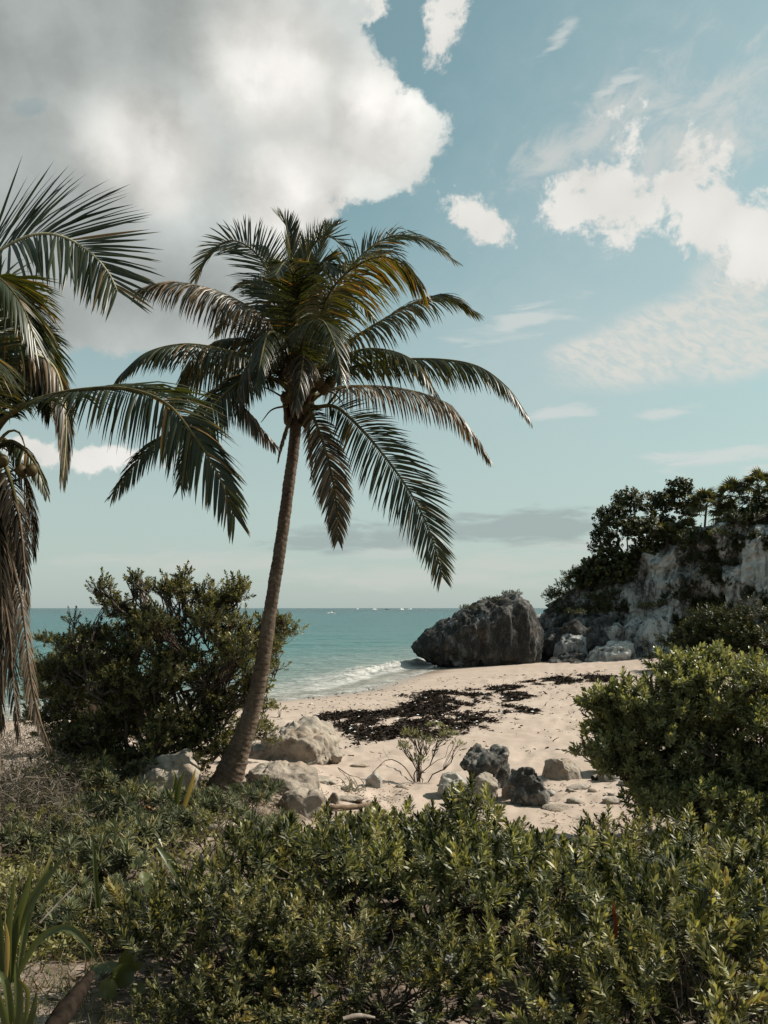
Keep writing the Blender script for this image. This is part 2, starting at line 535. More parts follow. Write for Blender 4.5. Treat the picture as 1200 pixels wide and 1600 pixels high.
def rock_mat(name, dark, mid, pale, scale=1.0, streak=0.0, pale_at=(0.50, 0.66), dark_at=(0.40, 0.56), bump_d=0.05, warm=None):
    m, nt, b, out = new_mat(name)
    p = pos(nt)
    v = vmath(nt, 'MULTIPLY', p, (1, 1, 1 - 0.72 * streak)).outputs[0]
    big = S(nt, noise(nt, v, 0.55 * scale, 6, 0.6, 0.4).outputs['Fac'])
    med = S(nt, noise(nt, v, 2.1 * scale, 8, 0.66, 0.3).outputs['Fac'])
    fin = S(nt, noise(nt, p, 9.0 * scale, 8, 0.7).outputs['Fac'])
    vor = nt.nodes.new('ShaderNodeTexVoronoi'); vor.inputs['Scale'].default_value = 5.0 * scale
    nt.links.new(p, vor.inputs['Vector'])
    pit = S(nt, vor.outputs['Distance'])
    c = mixc(nt, (big * 0.6 + med * 0.4).sstep(*pale_at), mid, pale)
    if warm: c = mixc(nt, (S(nt, noise(nt, v, 0.8 * scale, 5, 0.6).outputs['Fac'])).sstep(0.50, 0.68) * 0.8, c, warm)
    c = mixc(nt, (1.0 - (med * 0.55 + fin * 0.25 + big * 0.2).sstep(*dark_at)) * 0.9, c, dark)
    if streak:
        sv = vmath(nt, 'MULTIPLY', p, (1.6 * scale * 2, 1.6 * scale * 2, 0.5 * scale)).outputs[0]
        sn = S(nt, noise(nt, sv, 1.0, 7, 0.65, 0.5).outputs['Fac'])
        c = mixc(nt, (1.0 - sn.sstep(0.41, 0.49)) * 0.8 * streak, c, dark)
        c = mixc(nt, sn.sstep(0.56, 0.66) * 0.6 * streak, c, pale)
    c = mixc(nt, (fin - 0.5).abs() * 1.2, c, pale)
    nt.links.new(c, b.inputs['Base Color'])
    b.inputs['Roughness'].default_value = 0.93
    b.inputs['Specular IOR Level'].default_value = 0.2
    bump(nt, b, med * 0.6 + fin * 0.4 + pit * 0.25, 0.9, bump_d)
    return m


M = {}
M['palm_leaf'] = leaf_mat('palm_leaflet', (0.014, 0.021, 0.007), (0.040, 0.047, 0.015), dry=(0.17, 0.10, 0.035), dry_at=0.94, rough=0.40, trans=0.28, tcol=(2.0, 1.7, 0.5), tip=0.6)
M['palm_leaf_backlit'] = leaf_mat('palm_leaflet_backlit_tint', (0.036, 0.044, 0.012), (0.080, 0.074, 0.022), dry=(0.14, 0.085, 0.030), dry_at=0.82, rough=0.40, trans=0.42, tcol=(1.9, 1.6, 0.45), tip=.8)  # backlit yellow-green put into the leaf colour; dry leaflets are its own
M['palm_leaf_grey'] = leaf_mat('palm_leaflet_weathered', (0.024, 0.024, 0.014), (0.078, 0.068, 0.044), dry=(0.20, 0.14, 0.085), dry_at=0.7, rough=0.45, trans=0.22, tcol=(1.4, 1.1, 0.6), tip=0.9)
M['palm_dead'] = leaf_mat('palm_leaflet_dead', (0.085, 0.062, 0.042), (0.22, 0.165, 0.115), dry=(0.06, 0.045, 0.03), dry_at=0.85, rough=0.8, spec=0.1, trans=0.15, tcol=(1.0, 0.8, 0.6))
M['palm_dead_dark'] = leaf_mat('palm_leaflet_withered', (0.012, 0.010, 0.007), (0.050, 0.039, 0.028), dry=(0.11, 0.085, 0.06), dry_at=0.8, rough=0.8, spec=0.08, trans=0.12, tcol=(1.0, 0.85, 0.65))
M['rachis'] = bark_mat('palm_rachis', (0.06, 0.05, 0.02), (0.14, 0.115, 0.05), 9)
M['rachis_pale'] = bark_mat('palm_rachis_pale', (0.30, 0.28, 0.16), (0.45, 0.40, 0.25), 9)
M['rachis_dead'] = bark_mat('palm_rachis_dead', (0.07, 0.048, 0.032), (0.17, 0.12, 0.082), 9)
M['sheath'] = bark_mat('palm_sheath_fibre', (0.030, 0.020, 0.012), (0.12, 0.075, 0.042), 22, (1, 1, 0.15))
M['coconut'] = bark_mat('coconut_husk', (0.035, 0.026, 0.012), (0.085, 0.058, 0.024), 8, (1, 1, 1), 0.55)
M['coconut_dry'] = bark_mat('coconut_husk_dry', (0.16, 0.075, 0.035), (0.34, 0.17, 0.085), 14, (1, 1, 0.4))
M['twig'] = bark_mat('twig_bark', (0.045, 0.034, 0.026), (0.12, 0.095, 0.072), 20)
M['dry_twig'] = bark_mat('dry_twig_bark', (0.10, 0.08, 0.064), (0.25, 0.205, 0.17), 20)
M['log'] = bark_mat('log_bark', (0.008, 0.006, 0.005), (0.026, 0.019, 0.014), 14, spec=0.02)
M['grey_log'] = bark_mat('grey_driftwood', (0.13, 0.105, 0.085), (0.25, 0.21, 0.175), 14)
M['cedar'] = leaf_mat('shrub_leaf', (0.013, 0.020, 0.007), (0.42, 0.405, 0.185), dry=(0.34, 0.28, 0.12), dry_at=0.97, rough=0.46, trans=0.30, spec=0.42, tcol=(1.3, 1.3, 0.6), skew=1.7)
M['cedar_olive'] = leaf_mat('shrub_leaf_olive', (0.013, 0.018, 0.007), (0.38, 0.36, 0.16), dry=(0.34, 0.26, 0.11), dry_at=0.955, rough=0.48, trans=0.30, spec=0.40, tcol=(1.3, 1.25, 0.55), skew=1.8)
M['bush_left'] = leaf_mat('bush_leaf_olive', (0.024, 0.030, 0.012), (0.33, 0.305, 0.135), dry=(0.17, 0.13, 0.05), dry_at=0.96, rough=0.42, trans=0.32, tcol=(1.4, 1.35, 0.6), skew=1.4, spec=0.35)
M['bush_right'] = leaf_mat('bush_leaf_green', (0.030, 0.040, 0.016), (0.37, 0.36, 0.175), dry=(0.20, 0.17, 0.07), dry_at=0.96, rough=0.38, trans=0.33, tcol=(1.4, 1.4, 0.65), skew=1.2, spec=0.45)
M['lavender'] = leaf_mat('sea_lavender_leaf', (0.030, 0.040, 0.021), (0.20, 0.205, 0.120), dry=(0.26, 0.21, 0.10), dry_at=0.93, rough=0.65, spec=0.2, skew=1.4, trans=0.22, tcol=(1.3, 1.35, .8))
M['grape'] = leaf_mat('sea_grape_leaf', (0.016, 0.024, 0.008), (0.050, 0.056, 0.017), dry=(0.12, 0.10, 0.03), dry_at=0.95, rough=0.55, trans=0.2, tcol=(1.6, 1.4, 0.4), spec=0.3)
M['fan'] = leaf_mat('fan_palm_leaf', (0.028, 0.036, 0.014), (0.085, 0.090, 0.038), dry=(0.17, 0.14, 0.07), dry_at=0.95, rough=0.42, trans=0.28)
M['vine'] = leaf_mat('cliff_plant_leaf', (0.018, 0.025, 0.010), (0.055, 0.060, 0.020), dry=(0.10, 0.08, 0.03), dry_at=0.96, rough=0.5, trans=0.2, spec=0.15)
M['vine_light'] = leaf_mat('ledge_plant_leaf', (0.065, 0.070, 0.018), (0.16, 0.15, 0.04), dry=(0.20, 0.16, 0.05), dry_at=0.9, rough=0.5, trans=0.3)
M['strap'] = leaf_mat('lily_leaf', (0.045, 0.060, 0.020), (0.115, 0.130, 0.048), dry=(0.30, 0.20, 0.06), dry_at=0.97, rough=0.34, trans=0.30, tip=0.6)
M['strap_dry'] = leaf_mat('lily_leaf_withered', (0.22, 0.17, 0.06), (0.38, 0.27, 0.12), rough=0.6, trans=0.3, dry=(0.3, 0.14, 0.06))
M['round_leaf'] = leaf_mat('round_leaf', (0.055, 0.068, 0.022), (0.16, 0.165, 0.055), dry=(0.28, 0.22, 0.07), dry_at=0.9, rough=0.35, trans=0.30)
M['grass'] = leaf_mat('grass_blade', (0.045, 0.055, 0.018), (0.12, 0.12, 0.042), dry=(0.20, 0.155, 0.08), dry_at=0.7, rough=0.55, trans=0.3)
M['dry_grass'] = leaf_mat('dry_vine_stem', (0.085, 0.068, 0.050), (0.23, 0.185, 0.14), dry=(0.05, 0.04, 0.028), dry_at=0.8, rough=0.8, trans=0.1)
M['litter'] = leaf_mat('leaf_litter', (0.040, 0.027, 0.018), (0.15, 0.10, 0.065), dry=(0.32, 0.23, 0.155), dry_at=0.90, rough=0.8, trans=0.1)
M['agave'] = leaf_mat('silver_blade', (0.20, 0.20, 0.16), (0.36, 0.34, 0.28), rough=0.6, trans=0.1)
M['red_bract'] = leaf_mat('red_bract', (0.30, 0.045, 0.02), (0.42, 0.09, 0.03), rough=0.5, trans=0.3, tcol=(1, .6, .4))
M['weed'] = leaf_mat('seaweed_frond', (0.009, 0.006, 0.004), (0.028, 0.018, 0.011), dry=(0.07, 0.045, 0.028), dry_at=0.93, rough=0.9, trans=0.03, spec=0.15)
M['rock_sea'] = rock_mat('sea_rock', (0.012, 0.011, 0.010), (0.056, 0.055, 0.051), (0.20, 0.20, 0.195), 0.9, 0.45, (0.47, 0.64), (0.44, 0.60), 0.12, warm=(0.13, 0.09, 0.06))
M['rock_cliff'] = rock_mat('cliff_limestone', (0.022, 0.021, 0.018), (0.25, 0.25, 0.24), (0.54, 0.54, 0.52), 0.42, 0.75, (0.42, 0.53), (0.42, 0.53), 0.35, warm=(0.24, 0.20, 0.165))
M['rock_foot'] = rock_mat('pale_grey_boulder', (0.030, 0.030, 0.029), (0.19, 0.19, 0.184), (0.38, 0.38, 0.365), 1.0, 0.5, (0.36, 0.54), (0.40, 0.52), 0.10)
M['rock_pale'] = rock_mat('pale_limestone', (0.040, 0.035, 0.030), (0.215, 0.178, 0.145), (0.315, 0.275, 0.228), 2.0, 0.0, (0.42, 0.60), (0.36, 0.50), 0.05, warm=(0.27, 0.20, 0.145))
M['rock_karst'] = rock_mat('pitted_limestone', (0.022, 0.022, 0.021), (0.105, 0.100, 0.092), (0.27, 0.25, 0.22), 2.4, 0.0, (0.46, 0.62), (0.44, 0.58), 0.04)
M['rock_grey'] = rock_mat('grey_limestone', (0.04, 0.037, 0.033), (0.20, 0.188, 0.168), (0.37, 0.345, 0.305), 2.2, 0.0, (0.44, 0.6), (0.34, 0.48), 0.03)


def flat_mat(name, c, rough=0.5):
    m, nt, b, out = new_mat(name)
    n = S(nt, noise(nt, objco(nt), 3.0, 3).outputs['Fac'])
    nt.links.new(mixc(nt, n, tuple(x * 0.85 for x in c), c), b.inputs['Base Color']); b.inputs['Roughness'].default_value = rough
    return m


M['boat_white'] = flat_mat('boat_white', (0.8, 0.8, 0.78)); M['boat_dark'] = flat_mat('boat_dark', (0.04, 0.05, 0.06))
M['skin'] = flat_mat('skin', (0.35, 0.22, 0.15)); M['vest'] = flat_mat('life_vest', (0.03, 0.05, 0.12))


def sand_material():
    m, nt, b, out = new_mat('beach_sand')
    p = pos(nt)
    s = attr(nt, 'shore')
    big = S(nt, noise(nt, p, 0.45, 5, 0.55).outputs['Fac'])
    med = S(nt, noise(nt, p, 3.0, 6, 0.6).outputs['Fac'])
    fin = S(nt, noise(nt, p, 60.0, 4, 0.7).outputs['Fac'])
    c = mixc(nt, (big * 0.5 + med * 0.5).sstep(0.35, 0.65), (0.31, 0.243, 0.197), (0.385, 0.310, 0.258))
    c = mixc(nt, (fin - 0.35).clamp() * 0.6, c, (0.27, 0.21, 0.16))
    # soil and litter under the plants, darkened to stand for shade; drier sand beyond
    hum_shade = attr(nt, 'humus_shade')
    c = mixc(nt, (hum_shade * 0.85 + (med - 0.5) * 2.2 + (fin - 0.5) * 0.5).sstep(0.30, 0.85) * 0.85, c, (0.070, 0.049, 0.034))
    # scattered fibres of weed on the dry sand
    ws = vmath(nt, 'MULTIPLY', p, (1.4, 2.6, 1)).outputs[0]
    wn = S(nt, noise(nt, ws, 2.6, 6, 0.7, 0.6).outputs['Fac'])
    wd = attr(nt, 'weed')
    c = mixc(nt, (wd + (wn - 0.5) * 2.4).sstep(0.55, 0.95) * 0.92, c, (0.030, 0.020, 0.012))
    # sand darkened by the swash
    wet = 1.0 - (s + (big - 0.5) * 1.2).sstep(0.3, 2.6)
    c = mixc(nt, wet * 0.7, c, (0.21, 0.16, 0.122))
    nt.links.new(c, b.inputs['Base Color'])
    nt.links.new((0.92 - wet * 0.66).k, b.inputs['Roughness'])
    b.inputs['Specular IOR Level'].default_value = 0.25
    bump(nt, b, med * (1.0 - wet) * 0.8 + fin * 0.12, 0.55, 0.05)
    return m


def sea_material():
    m, nt, b, out = new_mat('sea_water')
    p = pos(nt)
    s = attr(nt, 'shore') * -1.0            # distance out from the waterline
    big = S(nt, noise(nt, vmath(nt, 'MULTIPLY', p, (0.006, 0.02, 1)).outputs[0], 1.0, 4, 0.55).outputs['Fac'])
    med = S(nt, noise(nt, vmath(nt, 'MULTIPLY', p, (0.10, 0.22, 1)).outputs[0], 1.0, 5, 0.6).outputs['Fac'])
    sd = (s._m('LOGARITHM', 10.0)) + (big - 0.5) * 0.5 + (med - 0.5) * 0.18
    c = mixc(nt, (s + (med - 0.5) * 3.0).sstep(0.0, 7.0), (0.29, 0.27, 0.225), (0.185, 0.250, 0.228))
    c = mixc(nt, sd.sstep(0.75, 1.55), c, (0.040, 0.165, 0.165))
    c = mixc(nt, sd.sstep(1.35, 2.25), c, (0.012, 0.110, 0.124))
    c = mixc(nt, sd.sstep(2.2, 3.3), c, (0.003, 0.050, 0.066))
    # foam: lace at the water's edge and streaks left by the breaker
    fp = vmath(nt, 'MULTIPLY', p, (0.55, 0.9, 1)).outputs[0]
    fn = S(nt, noise(nt, fp, 1.2, 8, 0.66, 1.2).outputs['Fac'])
    fn2 = S(nt, noise(nt, p, 2.6, 6, 0.7, 0.8).outputs['Fac'])
    edge = (1.0 - s.sstep(0.1, 1.1)) * (fn2 * 0.6 + fn * 0.6).sstep(0.50, 0.68)
    sep = nt.nodes.new('ShaderNodeSeparateXYZ'); nt.links.new(p, sep.inputs[0])
    x = S(nt, sep.outputs[0])
    band = s.sstep(0.6, 2.2) * (1.0 - s.sstep(4.5, 9.0))
    zone = x.sstep(-9.0, -2.0) * 0.5 + 0.5
    crest = (1.0 - ((s - 3.0).abs()).sstep(0.2, 2.0)) * x.sstep(-4.5, -0.5)
    streak = (fn * 0.7 + fn2 * 0.3 + (band - 0.5) * 0.26 + crest * 0.3).sstep(0.50, 0.70) * (band * 0.9).max(crest) * zone
    b2 = s.sstep(9.0, 12.0) * (1.0 - s.sstep(14.0, 19.0))
    streak2 = (fn * 0.6 + fn2 * 0.4).sstep(0.53, 0.66) * b2 * 0.6
    foam = edge.max(streak * 0.85).max(streak2)
    c = mixc(nt, foam * 0.9, c, (0.62, 0.61, 0.58))
    nt.links.new(c, b.inputs['Base Color'])
    nt.links.new((0.16 + foam * 0.6).k, b.inputs['Roughness'])
    b.inputs['IOR'].default_value = 1.33; b.inputs['Specular IOR Level'].default_value = 0.10
    w1 = S(nt, noise(nt, vmath(nt, 'MULTIPLY', p, (0.5, 1.1, 1)).outputs[0], 1.0, 6, 0.62, 0.3).outputs['Fac'])
    w2 = S(nt, noise(nt, vmath(nt, 'MULTIPLY', p, (0.05, 0.16, 1)).outputs[0], 1.0, 3, 0.5).outputs['Fac'])
    bump(nt, b, w1 * 0.9 + w2 * 2.2 + foam * 0.08, 1.0, 1.8)
    return m


M['sand'] = sand_material()
M['sea'] = sea_material()
M['foam'] = flat_mat('sea_foam', (0.62, 0.61, 0.59), 0.7)

# ------------------------------------------------------------------ the sand, one sheet, and the sea to the horizon
WEED_POLY = [(525, 1120), (600, 1108), (640, 1092), (690, 1080), (760, 1075), (800, 1065), (900, 1052), (965, 1050), (960, 1062), (880, 1072), (850, 1085), (830, 1105), (800, 1125), (745, 1140), (700, 1146), (620, 1160), (560, 1166), (545, 1145), (520, 1132)]


def in_poly(px, py, poly):
    inside = np.zeros(np.shape(px), bool); n = len(poly)
    for i in range(n):
        (x1, y1), (x2, y2) = poly[i], poly[(i + 1) % n]
        c = ((y1 > py) != (y2 > py)) & (px < (x2 - x1) * (py - y1) / ((y2 - y1) or 1e-9) + x1)
        inside ^= c
    return inside


WEED_W = [tuple(at_ground(px, py)[:2]) for px, py in WEED_POLY]          # the weed line on the sand, in metres


def weed_mask(x, y):
    """1 inside the wrack line, fading out about its rim."""
    x = np.asarray(x, float); y = np.asarray(y, float)
    ins = in_poly(x, y, WEED_W)
    d = np.full(x.shape, 1e9)
    n = len(WEED_W)
    for i in range(n):
        (ax, ay), (bx, by) = WEED_W[i], WEED_W[(i + 1) % n]
        ex, ey = bx - ax, by - ay
        t = np.clip(((x - ax) * ex + (y - ay) * ey) / (ex * ex + ey * ey), 0, 1)
        d = np.minimum(d, np.hypot(x - ax - t * ex, y - ay - t * ey))
    d = np.where(ins, d, -d)
    P = np.stack([x * 0.55, y * 0.28, np.zeros_like(x)], -1).reshape(-1, 3)
    w = fbm(P, 4, 0.6, seed=77).reshape(x.shape)
    P2 = np.stack([x * 1.3, y * 0.62, np.zeros_like(x) + 3.3], -1).reshape(-1, 3)
    w2 = fbm(P2, 3, 0.6, seed=78).reshape(x.shape)
    solid = sst(x, 3.2, 0.8)
    return sst(d + w * 1.0, -0.7, 0.5) * np.clip(sst(w2, -0.25, 0.25) + solid * sst(w2, -0.9, -0.2), 0, 1)


def build_ground():
    r = [0.0]
    q = 1.2
    while q < 110: r.append(q); q *= 1.0165
    while q < 900: r.append(q); q *= 1.12
    r = np.array(r[1:])
    a = np.concatenate([np.linspace(-180, -36, 40)[:-1], np.linspace(-36, 36, 420), np.linspace(36, 180, 40)[1:-1]])
    A, R = np.meshgrid(np.radians(a), r)
    x = np.r_[0, (np.sin(A) * R).ravel()]; y = np.r_[0, (np.cos(A) * R).ravel()]
    z = ground_z(x, y)
    s = shore(x, y)
    hum_shade = np.clip(sst(y, 11.5, 8.0) * 0.95 + 0.55 * g2(x, y, -2.2, 11.6, 1.8, 0.9) + 0.5 * g2(x, y, -4.6, 13.5, 3.5, 2.2)
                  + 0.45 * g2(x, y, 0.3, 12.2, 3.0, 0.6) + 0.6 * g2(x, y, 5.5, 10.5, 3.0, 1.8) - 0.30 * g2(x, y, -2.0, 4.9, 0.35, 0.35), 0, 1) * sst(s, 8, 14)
    m, n = len(r), len(a)
    i = np.arange(m - 1)[:, None] * n + 1; j = np.arange(n)[None, :]; k = (j + 1) % n
    Q = np.stack([i + j, i + n + j, i + n + k, i + k], -1).reshape(-1, 4)
    T = np.stack([np.zeros(n, int), 1 + np.arange(n), 1 + (np.arange(n) + 1) % n], 1)
    me = make_mesh('ground', np.stack([x, y, z], 1), [Q, T], M['sand'], {'shore': s, 'humus_shade': hum_shade, 'weed': weed_mask(x, y)}, True)
    o = obj('ground', me); o['kind'] = 'structure'; o['label'] = 'pale pink beach sand sloping from the dune to the sea'
    return o


def build_sea():
    r = []
    q = 12.0
    while q < 140: r.append(q); q *= 1.012
    while q < 60000: r.append(q); q *= 1.10
    r = np.array(r)
    a = np.concatenate([np.linspace(-180, -40, 20)[:-1], np.linspace(-40, 40, 200), np.linspace(40, 180, 20)[1:-1]])
    A, R = np.meshgrid(np.radians(a), r)
    x = (np.sin(A) * R).ravel(); y = (np.cos(A) * R).ravel(); s = shore(x, y)
    near = sst(R.ravel(), 400, 100)
    P = np.stack([x * 0.08, y * 0.22, np.zeros_like(x)], 1)
    z = 0.02 + near * (0.06 * fbm(P, 3, seed=21)) * sst(-s, 0.5, 8) + near * 0.10 * np.exp(-((-s - 11) / 1.3) ** 2) + near * 0.30 * np.exp(-((-s - 3.4 - 0.5 * vnoise(P * 3, 9)) / 0.7) ** 2) * sst(x, -4.5, -1.0) * sst(x, 4.2, 2.0) * (1 + 0.8 * fbm(P * 9, 3, .6, seed=23))
    m, n = len(r), len(a)
    i = np.arange(m - 1)[:, None] * n; j = np.arange(n)[None, :]; k = (j + 1) % n
    Q = np.stack([i + j, i + n + j, i + n + k, i + k], -1).reshape(-1, 4)
    o = obj('sea', make_mesh('sea', np.stack([x, y, z], 1), [Q], M['sea'], {'shore': s}, True))
    o['kind'] = 'structure'; o['label'] = 'turquoise sea running out to the horizon'


ground = build_ground()
build_sea()


# ------------------------------------------------------------------ rocks
def ico(sub):
    bm = bmesh.new(); bmesh.ops.create_icosphere(bm, subdivisions=sub, radius=1.0)
    V = np.array([v.co[:] for v in bm.verts]); F = np.array([[v.index for v in f.verts] for f in bm.faces]); bm.free()
    return V, F


ICO = {k: ico(k) for k in (2, 3, 4, 5, 6)}


def rough_rock(V, F, size, seed, amp=0.12, pits=0.0, freq=1.6, flute=0.0):
    """Push the points of a closed surface along their own normals."""
    n = np.zeros_like(V)
    fn = np.cross(V[F[:, 1]] - V[F[:, 0]], V[F[:, 2]] - V[F[:, 0]])
    for k in range(3): np.add.at(n, F[:, k], fn)
    n = nrm(n)
    P = V / size * freq
    d = amp * (0.7 * fbm(P, 5, 0.55, seed) + 0.45 * (ridged(P * 1.3 + 3.1, 4, 0.5, seed + 40) - 0.6))
    if flute: d = d + flute * (ridged(P * np.array([2.2, 2.2, 0.35]), 3, 0.5, seed + 90) - 0.5)
    if pits:
        f1, f2 = worley(P * 2.6 + 0.25 * fbm(P * 3, 2, seed=seed)[:, None], seed + 7)
        d = d - pits * np.clip(0.55 - f1, 0, 1) * 1.6 + pits * 0.3 * (f2 - f1)
    return V + n * (d * size)[:, None] if np.ndim(d) else V


def profile_rock(name, label, prof, Y, depth,  mat, seed, sub=5, amp=0.10, pits=0.0, facets=6, group=None, yoff=0.0, sink=0.25, flute=0.0, freq=1.6, cat='rock', foot_out=0.10):
    """A boulder whose outline against the beach is given (photo pixels turned to metres at distance Y); full depth front to back."""
    if Y is None:                                                       # stands where its foot meets the sand
        q = max(prof, key=lambda t: t[1])
        Y = at_ground(sum(t[0] for t in prof) / len(prof), q[1] - 3)[1]
    W = np.array([pix(px, py, Y) for px, py in prof])[:, [0, 2]]
    c = np.array([(W[:, 0].min() + W[:, 0].max()) / 2, W[:, 1].min() * 0.55 + W[:, 1].max() * 0.45])
    D = W - c
    th = np.arctan2(D[:, 1], D[:, 0]); rr = np.hypot(D[:, 0], D[:, 1])
    o_ = np.argsort(th); th, rr = th[o_], rr[o_]
    th = np.r_[th - 2 * PI, th, th + 2 * PI]; rr = np.r_[rr, rr, rr]
    V, F = ICO[sub]; V = V.copy()
    r = rng_of(seed)
    a = np.arctan2(V[:, 2], V[:, 0]); rho = np.hypot(V[:, 0], V[:, 2])
    R = np.interp(a, th, rr)
    rho2 = rho ** 0.75
    P = np.stack([np.cos(a) * R * rho2, np.sign(V[:, 1]) * np.abs(V[:, 1]) ** 0.85 * depth, np.sin(a) * R * rho2], 1)
    size = float(rr.mean())
    for _ in range(facets):                                             # flat broken faces
        q = nrm(r.normal(0, 1, 3) * np.array([0.7, 1.0, 0.8])); ext = (P @ q).max(); lim = ext * r.uniform(0.62, 0.88)
        over = np.maximum(P @ q - lim, 0); P = P - q * (over * 0.85)[:, None]
    P = rough_rock(P, F, size, seed, amp, pits, freq, flute)
    zb = W[:, 1].min()
    loc = np.array([c[0], Y + depth * 0.55 + yoff, zb])
    P = P + np.array([0, 0, c[1] - zb])
    H = W[:, 1].max() - zb                                               # the foot widens and goes on below the sand
    k = np.clip(1 - P[:, 2] / (0.35 * H), 0, 1.5)
    P[:, 2] -= sink * k
    out = nrm(P * np.array([1, 1, 0])); P[:, :2] += out[:, :2] * (np.clip(k, 0, 1) * foot_out * size)[:, None]
    o = obj(name, make_mesh(name, P, [F], mat, None, True), loc=loc)
    return tag(o, label, cat, group)


def free_rock(name, label, loc, size, mat, seed, sub=4, amp=0.14, pits=0.0, facets=8, group=None, rotz=0.0, cat='rock'):
    V, F = ICO[sub]; r = rng_of(seed)
    P = V * np.array(size)
    for _ in range(facets):
        q = nrm(r.normal(0, 1, 3)); ext = (P @ q).max(); lim = ext * r.uniform(0.66, 0.9)
        P = P - q * (np.maximum(P @ q - lim, 0) * 0.9)[:, None]
    P = rough_rock(P, F, float(np.mean(size)), seed, amp, pits)
    o = obj(name, make_mesh(name, P, [F], mat, None, True), loc=loc); o.rotation_euler = (r.uniform(-.2, .2), r.uniform(-.2, .2), rotz)
    return tag(o, label, cat, group)


profile_rock('sea_rock', 'huge dark wedge shaped rock leaning over the water line', [
    (645, 1013), (658, 999), (682, 982), (710, 966), (744, 950), (770, 939), (791, 931), (808, 926), (824, 935), (836, 944), (839, 960),
    (846, 978), (852, 998), (850, 1020), (838, 1046), (800, 1052), (750, 1052), (712, 1048), (690, 1036), (668, 1026), (650, 1019)], 60, 3.4, M['rock_sea'], 11, 6, 0.040, 0.020, 1, sink=0.3, freq=3.0, foot_out=0.0, flute=0.06)

# ---- the cliff
def build_cliff():
    path = np.array([(9.5, 92, 0), (9.6, 80, 0), (10.8, 72, 0), (12.6, 68, 0), (15.5, 65.8, 0), (19, 64.5, 0), (23, 62.5, 0), (27, 59.5, 0), (32, 55, 0), (38, 48, 0), (46, 38, 0), (58, 28, 0)], float)
    NU = 640
    B = catmull(path, 1200)[np.r_[0:160:4, 160:900:1.4, 900:1200:4].astype(int)][:NU]; NU = len(B)
    T = nrm(np.gradient(B, axis=0)); N = np.stack([-T[:, 1], T[:, 0], T[:, 2] * 0], 1)     # away from the beach
    N = np.where((N @ np.array([1.0, 1.0, 0]))[:, None] < 0, -N, N)
    top = np.interp(B[:, 0] + np.maximum(0, (72 - B[:, 1])) * 0.0, [9.4, 10.8, 12.6, 13.6, 15.5, 19, 22, 25, 27, 32, 46, 58], [2.2, 3.0, 4.6, 5.2, 6.4, 8.6, 9.3, 10.3, 11.2, 12, 12.5, 12.5])
    NV, NP = 150, 34
    v = np.linspace(0, 1, NV)
    rows = []
    for k in range(NV):
        t = v[k]
        zz = -1.2 + (top + 1.2) * t
        lean = 0.6 * t + 1.6 * t ** 4 + 0.5 * np.sin(t * 7) * 0.3
        rows.append(np.stack([B[:, 0] + N[:, 0] * lean, B[:, 1] + N[:, 1] * lean, zz], 1))
    for k in range(1, NP):
        t = k / (NP - 1.0)
        back = 2.2 + 34 * t ** 1.4
        rows.append(np.stack([B[:, 0] + N[:, 0] * back, B[:, 1] + N[:, 1] * back, top + 0.9 * np.sin(t * 3) - 2.0 * t + 0.3], 1))
    P = np.stack(rows, 0); sh = P.shape[:2]; P = P.reshape(-1, 3)
    tt = np.repeat(np.r_[v, np.ones(NP - 1)], NU)
    face = np.clip(np.repeat(np.r_[np.ones(NV), np.linspace(0.8, 0.15, NP - 1)], NU), 0, 1)
    d = 1.3 * fbm(P * np.array([0.16, 0.16, 0.13]), 3, 0.5, 31) + 0.75 * fbm(P * 0.5, 4, 0.55, 32)
    d = d + 0.9 * (ridged(P * np.array([0.42, 0.42, 0.10]), 3, 0.5, 33) - 0.6) + 0.42 * fbm(P * np.array([1.3, 1.3, 0.8]), 5, 0.62, 35) + 0.35 * (ridged(P * np.array([1.1, 1.1, 0.28]), 3, 0.55, 38) - 0.6)
    f1, f2 = worley(P * np.array([0.5, 0.5, 0.30]), 36)
    d = d + 1.1 * (np.minimum(f2 - f1, 0.35) - 0.3)
    Nn = np.tile(N, (NV + NP - 1, 1))
    P = P - Nn * (d * face * (0.25 + 0.75 * sst(tt, 0, 0.1)))[:, None]
    P[:, 2] += (1 - face) * 0.5 * fbm(P * 0.3, 3, 0.5, 37)
    n = NU
    i = np.arange(sh[0] - 1)[:, None] * n; j = np.arange(n - 1)[None, :]
    Q = np.stack([i + j, i + j + 1, i + n + j + 1, i + n + j], -1).reshape(-1, 4)
    o = obj('cliff', make_mesh('cliff', P, [Q], M['rock_cliff'], None, True))
    tag(o, 'grey weathered limestone cliff rising behind the beach', None, None, 'structure')
    return BVHTree.FromPolygons([tuple(p) for p in P], [tuple(int(a) for a in q) for q in Q])


CLIFF = build_cliff()
CAM = Vector((0, 0, CZ))


def on_cliff(px, py, fallback=66.0):
    d = Vector(((px - CX) / FPX, 1.0, -(py - HY) / FPX)).normalized()
    hit = CLIFF.ray_cast(CAM, d)
    if hit[0] is None: return pix(px, py, fallback), np.array([0, -1.0, 0.3])
    return np.array(hit[0]), np.array(hit[1])


